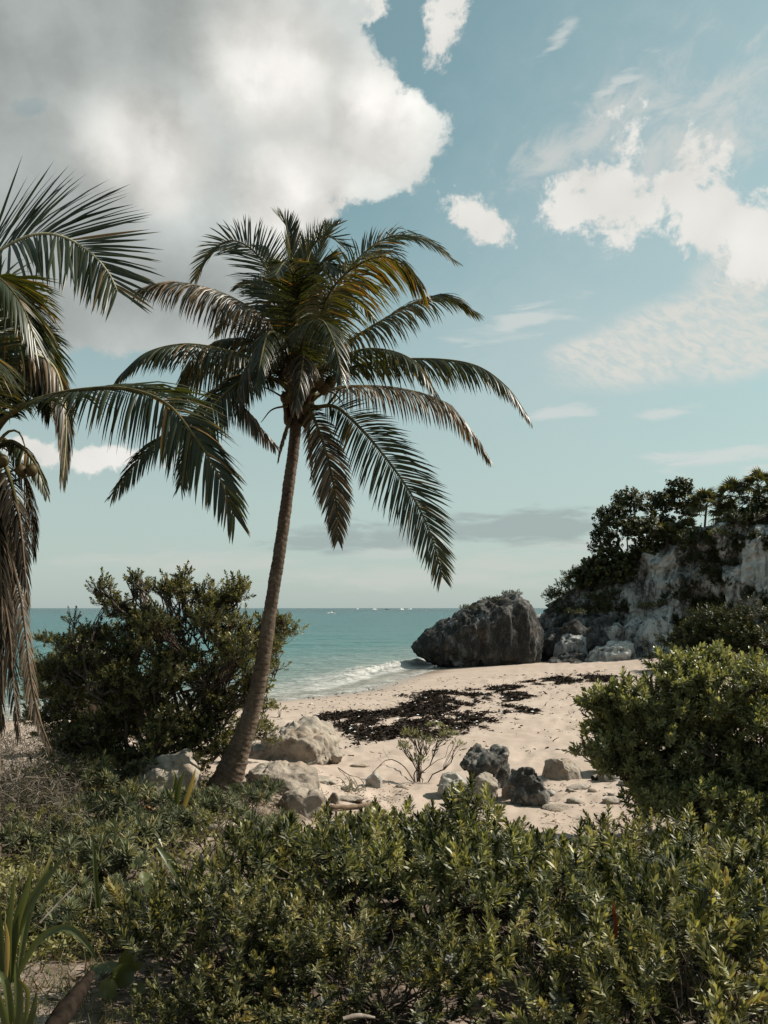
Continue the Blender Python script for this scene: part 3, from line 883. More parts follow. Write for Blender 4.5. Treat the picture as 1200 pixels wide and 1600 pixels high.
# ---- boulders at the foot of the cliff
foot = [
    ('rugged dark slab of rock sloping up between the sea rock and the cliff', [(812, 1046), (822, 1022), (850, 1000), (885, 985), (920, 972), (955, 966), (972, 985), (960, 1010), (930, 1030), (895, 1044), (850, 1052)], 62, 2.6, 'rock_sea', 21, 5),
    ('low dark ledge lying on the sand in front of the sloping slab', [(850, 1048), (862, 1034), (885, 1024), (908, 1020), (925, 1030), (928, 1044), (905, 1053), (870, 1053)], 59, 1.2, 'rock_sea', 22, 4),
    ('tall pale rounded boulder at the cliff foot, above the right bush', [(1003, 1020), (1000, 990), (1012, 968), (1030, 962), (1046, 972), (1053, 1000), (1052, 1030), (1040, 1046), (1015, 1046)], 59.5, 1.4, 'rock_foot', 23, 5),
    ('pale grey boulder leaning on the tall rounded one from the left', [(978, 1000), (984, 976), (1000, 962), (1014, 966), (1016, 988), (1006, 1010), (990, 1016)], 61, 1.2, 'rock_foot', 24, 4),
    ('broad pale streaked boulder resting on the sand below the cliff', [(918, 1042), (928, 1024), (950, 1008), (975, 1002), (996, 1012), (1006, 1030), (1002, 1046), (960, 1052), (930, 1052)], 58, 1.3, 'rock_foot', 25, 5),
    ('small dark boulder wedged under the broad streaked one', [(880, 1050), (890, 1040), (906, 1034), (922, 1040), (926, 1052), (905, 1056)], 57, 0.7, 'rock_sea', 26, 4),
    ('dark block half buried behind the pale boulders', [(930, 1010), (940, 990), (965, 978), (985, 986), (985, 1010), (955, 1020)], 63, 1.3, 'rock_sea', 27, 4),
    ('pale angular boulder at the right foot of the tall rounded one', [(1046, 1044), (1050, 1022), (1066, 1010), (1086, 1014), (1096, 1032), (1092, 1046)], 57, 1.0, 'rock_foot', 30, 4),
    ('pale cracked boulder on top of the sloping slab', [(940, 1000), (946, 984), (962, 974), (980, 978), (984, 994), (966, 1006)], 61.5, .8, 'rock_foot', 31, 4),
    ('grey ledge half way up the sloping slab', [(868, 1018), (878, 1002), (902, 992), (922, 996), (924, 1010), (896, 1020)], 60.5, .9, 'rock_foot', 32, 4),
    ('low pale rubble block at the right end of the boulders', [(1096, 1050), (1100, 1034), (1118, 1028), (1134, 1036), (1134, 1050)], 55, .8, 'rock_foot', 33, 4),
    ('small pale boulder on the sand in front of the streaked one', [(966, 1056), (970, 1046), (984, 1041), (996, 1047), (996, 1057)], 55.5, .5, 'rock_foot', 34, 4),
    ('dark rock between the low dark ledge and the small dark boulder', [(905, 1056), (910, 1044), (922, 1040), (934, 1046), (936, 1056)], 56.5, .6, 'rock_sea', 35, 4),
    ('flat grey stone in the gap beside the sea rock', [(838, 1000), (846, 990), (862, 986), (870, 1000), (860, 1012), (842, 1012)], 64, 0.9, 'rock_foot', 28, 4),
]
for lab, prof, Y, dep, mt, sd, sub in foot:
    profile_rock('boulder', lab, prof, Y, dep, M[mt], sd, sub, 0.16, 0.07, 8, group='boulders at the foot of the cliff', sink=0.8, freq=2.0)

# ---- rocks on the near sand
near_rocks = [
    ('dark pitted two humped boulder on the sand behind the shrubs', [(716, 1208), (718, 1186), (732, 1173), (752, 1172), (770, 1180), (788, 1170), (800, 1172), (812, 1184), (808, 1205), (800, 1226), (770, 1234), (735, 1232)], 14.6, 0.42, 'rock_karst', 41, 5, 0.14, 0.13),
    ('narrow upright pitted stone right of the two humped boulder', [(800, 1236), (804, 1212), (814, 1196), (830, 1194), (840, 1208), (852, 1228), (858, 1250), (830, 1260), (806, 1256)], 13.6, 0.34, 'rock_karst', 42, 4, 0.14, 0.13),
    ('smooth brown grey stone lowest on the left of the rock group', [(678, 1236), (684, 1220), (702, 1212), (724, 1218), (740, 1234), (735, 1248), (695, 1250)], 13.2, 0.35, 'rock_grey', 43, 4, 0.09, 0.03),
    ('pale smooth boulder in front of the two humped rock', [(730, 1240), (736, 1220), (756, 1211), (775, 1219), (786, 1234), (782, 1250), (745, 1252)], 13.2, 0.33, 'rock_pale', 44, 4, 0.08, 0.03),
    ('pale wedge of stone leaning against the upright stone', [(786, 1240), (792, 1224), (806, 1214), (811, 1228), (804, 1246), (790, 1250)], 13.3, 0.2, 'rock_pale', 45, 4, 0.08, 0.03),
    ('long flat pale slab with a split edge lying on the sand', [(852, 1212), (858, 1194), (880, 1190), (905, 1198), (914, 1210), (908, 1219), (870, 1220)], 14.5, 0.34, 'rock_pale', 46, 4, 0.07, 0.03),
    ('rock half hidden behind the tip of the right bush', [(930, 1170), (945, 1150), (968, 1140), (990, 1146), (1010, 1170), (1010, 1200), (960, 1212), (936, 1200)], 14.2, 0.4, 'rock_karst', 47, 4, 0.12, 0.08),
    ('low grey rock at the sand edge below the right bush', [(930, 1214), (945, 1206), (966, 1204), (978, 1212), (970, 1222), (940, 1224)], 13.6, 0.25, 'rock_grey', 48, 3, 0.1, 0.05),
    ('rounded pale cobble standing on its end on the sand', [(572, 1226), (574, 1212), (583, 1206), (594, 1210), (600, 1222), (594, 1232), (580, 1234)], 13.0, 0.14, 'rock_grey', 49, 3, 0.06, 0.02),
    ('small pale cobble in the leaf litter right of the palm foot', [(403, 1230), (403, 1222), (410, 1218), (416, 1222), (416, 1231), (409, 1233)], 11.9, 0.06, 'rock_pale', 50, 3, 0.05, 0.0),
    ('weathered white rock outcrop with a dark hollow left of the seaweed', [(340, 1200), (376, 1184), (408, 1168), (436, 1149), (458, 1138), (482, 1135), (510, 1143), (530, 1156), (548, 1170), (545, 1180), (505, 1192), (430, 1208)], 17.2, 1.1, 'rock_pale', 51, 6, 0.12, 0.10),
    ('pale sloping slab of rock beside the palm trunk', [(346, 1226), (380, 1214), (410, 1206), (446, 1204), (486, 1210), (520, 1220), (480, 1230), (410, 1236)], 13.3, 0.7, 'rock_pale', 52, 5, 0.09, 0.03),
    ('broad pale rock under the left bush', [(180, 1236), (200, 1212), (226, 1194), (262, 1184), (294, 1192), (318, 1212), (312, 1232), (250, 1244)], 12.6, 0.7, 'rock_pale', 53, 5, 0.14, 0.07),
    ('sunlit pinkish rock showing behind the left bush, by the dead fronds', [(72, 1085), (78, 1040), (92, 1006), (108, 994), (124, 1004), (146, 1040), (170, 1062), (180, 1090), (120, 1110)], 19, 1.4, 'rock_pale', 54, 5, 0.12, 0.05),
    ('low rounded rock behind the middle of the left bush', [(150, 1090), (165, 1060), (196, 1050), (232, 1068), (240, 1100), (190, 1116)], 18, 1.0, 'rock_pale', 55, 4, 0.12, 0.05),
    ('flat pale stone sunk in the sand in front of the cobble', [(425, 1262), (440, 1246), (480, 1240), (512, 1244), (520, 1256), (490, 1266), (450, 1270)], 11.9, 0.30, 'rock_pale', 56, 4, 0.06, 0.02),
    ('small pale stone beside the silver tuft', [(514, 1252), (517, 1242), (525, 1237), (530, 1243), (531, 1253), (523, 1257)], 11.7, 0.08, 'rock_pale', 57, 3, 0.06, 0.0),
    ('pale block at the upper end of the litter strip', [(452, 1216), (456, 1204), (474, 1199), (488, 1205), (488, 1216), (468, 1220)], 13.2, 0.2, 'rock_pale', 58, 3, 0.1, 0.0),
]
for lab, prof, Y, dep, mt, sd, sub, am, pt in near_rocks:
    profile_rock('rock', lab, prof, Y if Y > 16 else None, dep, M[mt], sd, sub + (sub < 5), am * 1.25, pt * .8 if mt == 'rock_karst' else pt * .25, 15, group='rocks on the near sand', sink=0.25, freq=2.0, foot_out=0.38 if mt == 'rock_pale' else 0.12)
rr = rng_of(60)
for i, (px, py, sx, sy, sz, lab) in enumerate([
        (470, 1258, .34, .22, .07, 'flat tan ledge in front of the flat sunken stone'), (545, 1250, .30, .18, .06, 'flat tan ledge between the silver tuft and the thicket'), (600, 1246, .24, .16, .06, 'flat ledge before the upright cobble'),
        (500, 1222, .30, .2, .06, 'flat pale ledge behind the litter strip'), (560, 1198, .28, .2, .05, 'thin pale ledge at the foot of the white outcrop'), (905, 1230, .30, .2, .06, 'flat broken ledge below the long flat slab'),
        (960, 1250, .32, .2, .07, 'flat broken ledge under the tip of the right bush'), (870, 1262, .26, .2, .06, 'flat ledge half hidden at the back of the thicket'), (340, 1252, .26, .18, .05, 'flat pale ledge at the left foot of the palm'), (260, 1256, .34, .2, .06, 'flat pale ledge behind the fallen coconut')]):
    p = at_ground(px, py)
    free_rock('ledge', lab, p + np.array([0, 0, .0]), (sx, sy, sz), M['rock_pale'], 660 + i, 4, 0.10, 0.05, 9, 'flat ledges in the sand', rr.uniform(-.4, .4))
stone_spots = [
    (470, 1236, 'above the flat sunken stone'), (540, 1236, 'touching the silver tuft'), (626, 1232, 'just left of the foot of the small airy bush'), (860, 1240, 'right of the narrow upright stone'),
    (890, 1236, 'below the long flat slab'), (925, 1236, 'below the right end of the flat slab'), (955, 1240, 'in front of the low grey rock'), (978, 1226, 'under the edge of the right bush'),
    (900, 1252, 'nearest the thicket below the flat slab'), (845, 1236, 'against the upright pitted stone'), (660, 1208, 'behind the stem of the small airy bush'), (520, 1228, 'behind the silver tuft'),
    (440, 1234, 'in the litter strip before the sloping slab'), (386, 1240, 'at the right foot of the palm'), (610, 1218, 'right of the cobble standing on end')]
for i, (px, py, lab) in enumerate(stone_spots):
    p = at_ground(px, py); sz = rr.uniform(0.05, 0.11)
    free_rock('stone', ('small pale stone ' if i % 3 else 'small grey stone ') + lab, p + np.array([0, 0, sz * 0.2]), (sz * 1.4, sz, sz * 0.7), M['rock_pale' if i % 3 else 'rock_grey'], 600 + i, 3, 0.1, 0, 7, 'loose stones by the shrubs', rr.uniform(0, 6))

# ------------------------------------------------------------------ palms
def frond(parent, ctrl, leaf_len=0.75, seed=0, mat='palm_leaf', rmat='rachis', twist=0.0, droop=0.55, lift=0.25, n_side=124, width=0.025, start=0.16, ragged=0.05, r0=0.030, axis=None, name='frond', open_a=(66, 26), label=None, roll=0.0):
    """A feather frond along a spine: the rachis is the part, its leaflets a sub-part."""
    r = rng_of(seed)
    P = catmull(ctrl, 64)
    T = nrm(np.gradient(P, axis=0))
    out = P[-1] - P[0]; out[2] = 0
    if np.linalg.norm(out) < 0.2: out = np.array([0.0, -1.0, 0.0])
    out = nrm(out); up = np.array([0, 0, 1.0])
    ph = math.atan2(T[0, 2], T[0] @ out)
    N0 = -out * math.sin(ph) + up * math.cos(ph)
    N = np.zeros_like(P); N[0] = nrm(N0 - T[0] * (N0 @ T[0]))
    for i in range(1, len(P)):
        v = N[i - 1] - T[i] * (N[i - 1] @ T[i]); N[i] = nrm(v)
    S_ = np.cross(T, N)
    a = np.radians(twist) * np.linspace(0, 1, len(P)) + math.radians(roll)
    N, S_ = N * np.cos(a)[:, None] + S_ * np.sin(a)[:, None], S_ * np.cos(a)[:, None] - N * np.sin(a)[:, None]
    tt = np.linspace(0, 1, len(P))
    R = r0 * (0.25 + 0.75 * (1 - tt) ** 1.2) + r0 * 1.3 * np.exp(-tt / 0.05); R[-1] = 0.002
    V, Q, u = tubes([(P, R)], 6)
    ra = obj(name, make_mesh(name, V, Q, M[rmat], None, True), parent)
    if label: ra['label'] = label
    # leaflets
    Vs, Fs, Rn, Tp, off = [], [], [], [], 0
    st = np.array([0.0, 0.18, 0.45, 0.75, 1.0]); wd = np.array([0.45, 0.95, 1.0, 0.66, 0.0])
    clump = vnoise(np.stack([np.linspace(0, 9, n_side), np.zeros(n_side) + seed, np.zeros(n_side)], 1), seed)
    for sg in (-1, 1):
        tl = start + (1 - start) * (np.arange(n_side) + r.uniform(-0.3, 0.3, n_side)) / n_side
        tl = np.clip(tl, start, 0.995)
        for k, t in enumerate(tl):
            if r.random() < ragged: continue
            q = (t - start) / (1 - start)
            f = t * (len(P) - 1); i = min(int(f), len(P) - 2); w = f - i
            p = P[i] * (1 - w) + P[i + 1] * w
            Tt, Nn, Ss = T[i], N[i], S_[i] * sg
            L = leaf_len * (0.42 + 0.58 * math.sin(min(1.0, q / 0.42) * PI / 2)) * (1 - 0.68 * max(0, (q - 0.42) / 0.58) ** 1.5) * r.uniform(0.86, 1.06)
            an = rad(open_a[0] + (open_a[1] - open_a[0]) * q ** 1.3 + r.normal(0, 3) + clump[k] * 4)
            li = lift + r.normal(0, 0.06)
            D = nrm(Tt * math.cos(an) + (Ss * math.cos(li) + Nn * math.sin(li)) * math.sin(an))
            dr = max(0.0, droop * (0.75 + 0.5 * r.random()) + 0.12 * clump[k]) * (L / leaf_len) ** 0.6
            pts = [p]; dirs = []
            cur = D; bend = r.random() < 0.05
            for s0, s1 in zip(st[:-1], st[1:]):
                cur = nrm(cur + np.array([0, 0, -1.0]) * dr * (s1 - s0) * 1.6 * (3 if bend and s1 > 0.5 else 1))
                pts.append(pts[-1] + cur * L * (s1 - s0)); dirs.append(cur)
            dirs = np.array(dirs + [dirs[-1]]); pts = np.array(pts)
            Wv = Tt - dirs * (dirs @ Tt)[:, None]
            Wv = nrm(Wv); Un = np.cross(dirs, Wv)
            ro = r.normal(0, 0.28)
            Wv, Un = Wv * math.cos(ro) + Un * math.sin(ro), Un * math.cos(ro) - Wv * math.sin(ro)
            hw = (width * 0.5 * (0.7 + 0.3 * L / leaf_len) * wd)[:, None]
            ed = Un * hw * 0.45
            A_ = pts - Wv * hw - ed * np.sign(Un @ Nn)[:, None]; B_ = pts; C_ = pts + Wv * hw - ed * np.sign(Un @ Nn)[:, None]
            Vs.append(np.stack([A_, B_, C_], 1).reshape(-1, 3))
            b = off + np.arange(4) * 3
            Fs.append(np.concatenate([np.stack([b, b + 1, b + 4, b + 3], 1), np.stack([b + 1, b + 2, b + 5, b + 4], 1)]))
            Rn.append(np.full(15, r.random())); Tp.append(np.repeat(st * (0.55 + 0.45 * q), 3))
            off += 15
    lf = obj('leaflets', make_mesh('leaflets', np.vstack(Vs), [np.vstack(Fs)], M[mat], {'rnd': np.concatenate(Rn), 'tip': np.concatenate(Tp)}, False), ra)
    lf['kind'] = 'stuff'
    return ra


def palm_trunk(parent, ctrl, radii, rings, seed, mat):
    P = catmull(ctrl, 420); r = rng_of(seed)
    L = np.r_[0, np.cumsum(np.linalg.norm(np.diff(P, axis=0), axis=1))]; t = L / L[-1]
    R = np.interp(t, np.linspace(0, 1, len(radii)), radii)
    T = nrm(np.gradient(P, axis=0)); A = nrm(np.cross(T, np.array([0, 1.0, 0]))); B = np.cross(T, A)
    ns = 22
    a = np.arange(ns) * 2 * PI / ns
    tv, av = np.meshgrid(t, a, indexing='ij')
    warp = 0.26 * vnoise(np.stack([tv.ravel() * 9, np.cos(av.ravel()) * 0.9, np.sin(av.ravel()) * 0.9], 1), seed).reshape(tv.shape) * 3
    ph = (tv ** 0.93) * rings + warp
    saw = ph - np.floor(ph)
    rel = 0.050 * (1 - saw) ** 1.5 - 0.055 * np.exp(-((saw - 0.97) / 0.07) ** 2)
    big = fbm(np.stack([np.cos(av.ravel()) * 2, np.sin(av.ravel()) * 2, tv.ravel() * 40], 1), 4, 0.6, seed + 3).reshape(tv.shape)
    RR = R[:, None] * (1 + rel + 0.060 * big) + 0.03 * np.exp(-tv / 0.03) * big * 2
    V = P[:, None, :] + RR[..., None] * (A[:, None, :] * np.cos(av)[..., None] + B[:, None, :] * np.sin(av)[..., None])
    i = np.arange(419)[:, None] * ns; j = np.arange(ns)[None, :]; k = (j + 1) % ns
    Q = np.stack([i + j, i + k, i + ns + k, i + ns + j], -1).reshape(-1, 4)
    me = make_mesh('trunk', V.reshape(-1, 3), [Q], mat, {'ring': saw.ravel(), 'rnd': big.ravel(), 'tip': tv.ravel()}, True)
    return obj('trunk', me, parent)


def trunk_mat():
    m, nt, b, out = new_mat('palm_trunk_bark')
    rg = attr(nt, 'ring'); p = objco(nt)
    n = S(nt, noise(nt, p, 16.0, 7, 0.66).outputs['Fac']); n2 = S(nt, noise(nt, p, 2.2, 4, 0.6).outputs['Fac'])
    v = S(nt, noise(nt, vmath(nt, 'MULTIPLY', p, (30, 30, 3)).outputs[0], 1.0, 4, 0.6).outputs['Fac'])
    c = mixc(nt, (n * 0.6 + n2 * 0.4).sstep(0.34, 0.64), (0.046, 0.032, 0.022), (0.130, 0.094, 0.068))
    c = mixc(nt, rg.sstep(0.74, 0.98) * 0.5, c, (0.24, 0.19, 0.145))
    c = mixc(nt, (1.0 - rg.sstep(0.0, 0.14)) * 0.8, c, (0.030, 0.021, 0.015))
    c = mixc(nt, n2.sstep(0.56, 0.72) * 0.5, c, (0.21, 0.18, 0.145))
    nt.links.new(c, b.inputs['Base Color']); b.inputs['Roughness'].default_value = 0.92; b.inputs['Specular IOR Level'].default_value = 0.2
    bump(nt, b, n * 0.7 + v * 0.5, 0.7, 0.012)
    return m


M['trunk'] = trunk_mat()


def px_path(lst):
    return np.array([pix(*q) for q in lst])


def coconut(parent, p, r, mat='coconut', name='coconut'):
    V, F = ICO[3]
    P = V * np.array([r, r, r * 1.2]) * (1 + 0.05 * (np.abs(np.cos(1.5 * np.arctan2(V[:, 1], V[:, 0]))) * (1 - np.abs(V[:, 2])) - 0.3))[:, None]
    P[:, 2] += 0.2 * r * np.clip(V[:, 2] - 0.6, 0, 1)
    return obj(name, make_mesh(name, P, [F], M[mat], None, True), parent, p)


YP = 12.0
PALM_LOC = at_ground(350, 1236)
YP = PALM_LOC[1]
palm = thing('coconut_palm', 'tall leaning coconut palm with full crown standing in the middle of the beach edge', 'palm tree', PALM_LOC)


def rel(pts, base): return np.asarray(pts, float) - np.asarray(base, float)


tr_ctrl = px_path([(340, 1262, YP), (350, 1232, YP), (368, 1186, YP), (391, 1120, YP), (408, 1050, YP), (423, 950, YP), (440, 840, YP), (453, 745, YP), (461, 680, YP), (464, 635, YP)])
palm_trunk(palm, rel(tr_ctrl, PALM_LOC), np.array([0.30, 0.195, 0.140, 0.118, 0.106, 0.097, 0.091, 0.087, 0.084, 0.083, 0.092]) * YP / 12.6, 72, 3, M['trunk'])
CR = pix(466, 628, YP)


def pf(pts, **k):
    """Frond of the main palm: points are (px, py, metres in front of (-) or behind (+) the crown)."""
    c = [CR + np.array([0, 0, -0.05])] + [pix(px, py, YP + dy) for px, py, dy in pts]
    return frond(palm, rel(c, PALM_LOC), **k)


sd = 100
main_fronds = [
    # upper left
    dict(pts=[(452, 540, .1), (430, 452, .2), (402, 398, .3), (362, 376, .4), (326, 396, .5), (305, 436, .55)], leaf_len=.66, droop=.22, lift=.2, roll=-62),
    dict(pts=[(440, 560, -.1), (420, 505, -.3), (368, 468, -.4), (318, 449, -.45), (262, 441, -.5), (216, 452, -.55)], leaf_len=.72, droop=1.3, lift=.05, mat='palm_leaf_grey', twist=20),
    dict(pts=[(440, 590, -.3), (400, 562, -.6), (338, 544, -.9), (284, 538, -1.1), (228, 552, -1.2), (186, 588, -1.2)], leaf_len=.66, droop=1.1, lift=.1),
    dict(pts=[(445, 600, -.3), (405, 590, -.7), (358, 604, -1.0), (298, 660, -1.3), (232, 702, -1.5), (176, 772, -1.5)], leaf_len=.62, droop=.9, lift=.1, mat='palm_leaf', roll=-20),
    dict(pts=[(450, 590, -.3), (425, 556, -.7), (392, 566, -1.1), (372, 618, -1.3), (396, 656, -1.4), (429, 695, -1.4)], leaf_len=.5, droop=1.4, lift=.1, mat='palm_leaf_grey'),
    # upright, in the heart of the crown
    dict(pts=[(467, 540, 0), (468, 480, 0), (476, 425, -.1), (490, 384, -.2), (512, 370, -.25), (538, 384, -.3)], leaf_len=.66, droop=.12, lift=.4, roll=50, rmat='rachis_pale', open_a=(48, 24)),
    dict(pts=[(463, 540, .15), (458, 470, .25), (456, 410, .3), (450, 360, .35), (436, 338, .4)], leaf_len=.66, droop=.12, lift=.7, open_a=(42, 20)),
    dict(pts=[(470, 540, .3), (480, 460, .6), (494, 400, .9), (512, 362, 1.1), (530, 350, 1.3)], leaf_len=.66, droop=.2, lift=.5, open_a=(45, 22)),
    dict(pts=[(458, 550, .3), (445, 470, .7), (432, 420, 1.1), (412, 392, 1.4), (395, 385, 1.6)], leaf_len=.55, droop=.3, lift=.4, open_a=(50, 24)),
    dict(pts=[(464, 545, -.3), (462, 480, -.6), (458, 432, -1.0), (446, 410, -1.4), (430, 430, -1.8)], leaf_len=.55, droop=.5, lift=.3),
    # right side
    dict(pts=[(492, 540, .2), (524, 455, .4), (562, 402, .5), (612, 369, .6), (664, 375, .7), (709, 406, .7)], leaf_len=.66, droop=.5, lift=.2, roll=40),
    dict(pts=[(484, 560, -.3), (498, 510, -.5), (514, 460, -.7), (550, 420, -.9), (598, 401, -1.0), (640, 424, -1.1), (662, 452, -1.1)], leaf_len=.92, droop=.9, lift=.1, mat='palm_leaf_backlit', twist=-15),
    dict(pts=[(505, 580, .1), (545, 535, .2), (590, 505, .2), (642, 476, .2), (694, 463, .2), (742, 486, .2)], leaf_len=.72, droop=.8, lift=.15),
    dict(pts=[(505, 600, -.2), (558, 572, -.4), (648, 561, -.5), (736, 569, -.6), (790, 603, -.7), (826, 652, -.7)], leaf_len=.66, droop=1.15, lift=.1, twist=10),
    dict(pts=[(500, 615, .3), (545, 604, .6), (622, 607, .8), (690, 627, .9), (732, 668, 1.0), (764, 716, 1.0)], leaf_len=.66, droop=1.1, lift=.1, mat='palm_leaf_grey'),
    dict(pts=[(494, 636, -.3), (528, 638, -.5), (582, 690, -.8), (640, 768, -1.0), (674, 838, -1.1), (691, 902, -1.1)], leaf_len=.74, droop=.28, lift=.1, ragged=.03, roll=62),
    dict(pts=[(482, 640, -.3), (494, 662, -.5), (512, 716, -.6), (525, 782, -.6), (528, 846, -.55)], leaf_len=.52, droop=.5, lift=.1, mat='palm_leaf_grey', roll=50),
    dict(pts=[(456, 560, .2), (440, 500, .4), (424, 462, .6), (398, 440, .8), (372, 446, .9)], leaf_len=.66, droop=.6, lift=.2, roll=-30),
    dict(pts=[(480, 560, .2), (500, 500, .5), (520, 462, .8), (552, 440, 1.1), (590, 446, 1.3)], leaf_len=.66, droop=.7, lift=.2),
    dict(pts=[(448, 580, 0), (420, 545, 0), (385, 530, .1), (340, 535, .1), (300, 565, .2), (275, 610, .2)], leaf_len=.62, droop=1.0, lift=.1),
    dict(pts=[(470, 540, -.2), (476, 480, -.5), (488, 430, -.8), (506, 410, -1.1), (530, 425, -1.4)], leaf_len=.62, droop=.5, lift=.3, roll=30),
    dict(pts=[(440, 600, -.4), (398, 585, -.9), (345, 622, -1.3), (300, 690, -1.6), (282, 760, -1.7)], leaf_len=.62, droop=.9, lift=.1, roll=-25),
    dict(pts=[(445, 585, .2), (410, 548, .4), (350, 560, .6), (290, 600, .7), (250, 660, .7)], leaf_len=.62, droop=1.0, lift=.1),
    dict(pts=[(490, 590, -.2), (530, 560, -.5), (580, 545, -.8), (640, 560, -1.1), (680, 610, -1.3)], leaf_len=.62, droop=1.0, lift=.1),
    # towards and away from the viewer, filling the heart
    dict(pts=[(468, 565, -.5), (478, 520, -1.0), (500, 500, -1.6), (520, 530, -2.1), (535, 590, -2.3)], leaf_len=.66, droop=1.0, lift=.15),
    dict(pts=[(455, 570, -.5), (440, 530, -1.0), (420, 520, -1.5), (408, 560, -2.0), (400, 610, -2.2)], leaf_len=.55, droop=1.1, lift=.1),
    dict(pts=[(475, 560, .5), (500, 500, 1.0), (530, 470, 1.6), (560, 470, 2.1), (585, 500, 2.4)], leaf_len=.6, droop=.8, lift=.2),
    dict(pts=[(450, 565, .5), (420, 520, 1.0), (390, 490, 1.6), (360, 490, 2.0), (335, 520, 2.3)], leaf_len=.6, droop=.9, lift=.2),
    dict(pts=[(466, 585, -.4), (470, 560, -.8), (474, 556, -1.3), (470, 590, -1.7), (462, 640, -1.8)], leaf_len=.45, droop=1.3, lift=.1, mat='palm_leaf_grey'),
    dict(pts=[(470, 600, .4), (490, 560, 1.0), (500, 540, 1.8), (500, 560, 2.6), (495, 610, 3.0)], leaf_len=.6, droop=.9, lift=.2),
]
for i, f in enumerate(main_fronds):
    pf(seed=sd + i, **f)
# dry stubs and hanging strips under the crown
for i, f in enumerate([
    dict(pts=[(455, 650, -.1), (446, 672, -.2), (438, 700, -.2), (434, 722, -.2)], leaf_len=.18, droop=1.5, n_side=26, r0=.018),
    dict(pts=[(480, 650, -.15), (484, 690, -.25), (487, 730, -.25), (486, 752, -.25)], leaf_len=.12, droop=1.6, n_side=22, r0=.020),
]):
    pf(seed=190 + i, mat='palm_dead', rmat='rachis_dead', label='dry brown hanging frond', **f)
# fibrous sheaths round the crown shaft
r = rng_of(8)
for i in range(9):
    a = i * 2.4; o = np.array([math.cos(a), math.sin(a), 0])
    c = CR + np.array([0, 0, -0.34 + 0.05 * (i % 4)])
    P = np.array([c + o * 0.08, c + o * 0.14 + np.array([0, 0, .12]), c + o * 0.17 + np.array([0, 0, .28]), c + o * 0.22 + np.array([0, 0, .45 + r.uniform(0, .15)])])
    V, Q, u = tubes([(rel(catmull(P, 9), PALM_LOC), np.linspace(0.085, 0.018, 9))], 7)
    V += 0.012 * r.normal(0, 1, V.shape)
    obj('leaf_sheath', make_mesh('leaf_sheath', V, Q, M['sheath'], None, True), palm)
for px, py, dy, rr_ in [(506, 607, -.25, .085), (516, 598, -.2, .08), (498, 596, -.32, .08), (446, 622, -.3, .075), (478, 640, -.3, .07)]:
    coconut(palm, rel(pix(px, py, YP + dy), PALM_LOC), rr_)
# flower stalks
st = []
for q in ([(490, 625), (512, 612), (530, 622), (545, 650)], [(488, 628), (520, 600), (540, 596)], [(445, 622), (415, 606), (395, 605)], [(450, 634), (425, 640), (408, 660)]):
    V, Q, u = tubes([(rel(catmull([pix(a, b, YP - .25) for a, b in q], 10), PALM_LOC), np.linspace(.018, .005, 10))], 5)
    obj('flower_stalk', make_mesh('flower_stalk', V, Q, M['rachis'], None, True), palm)

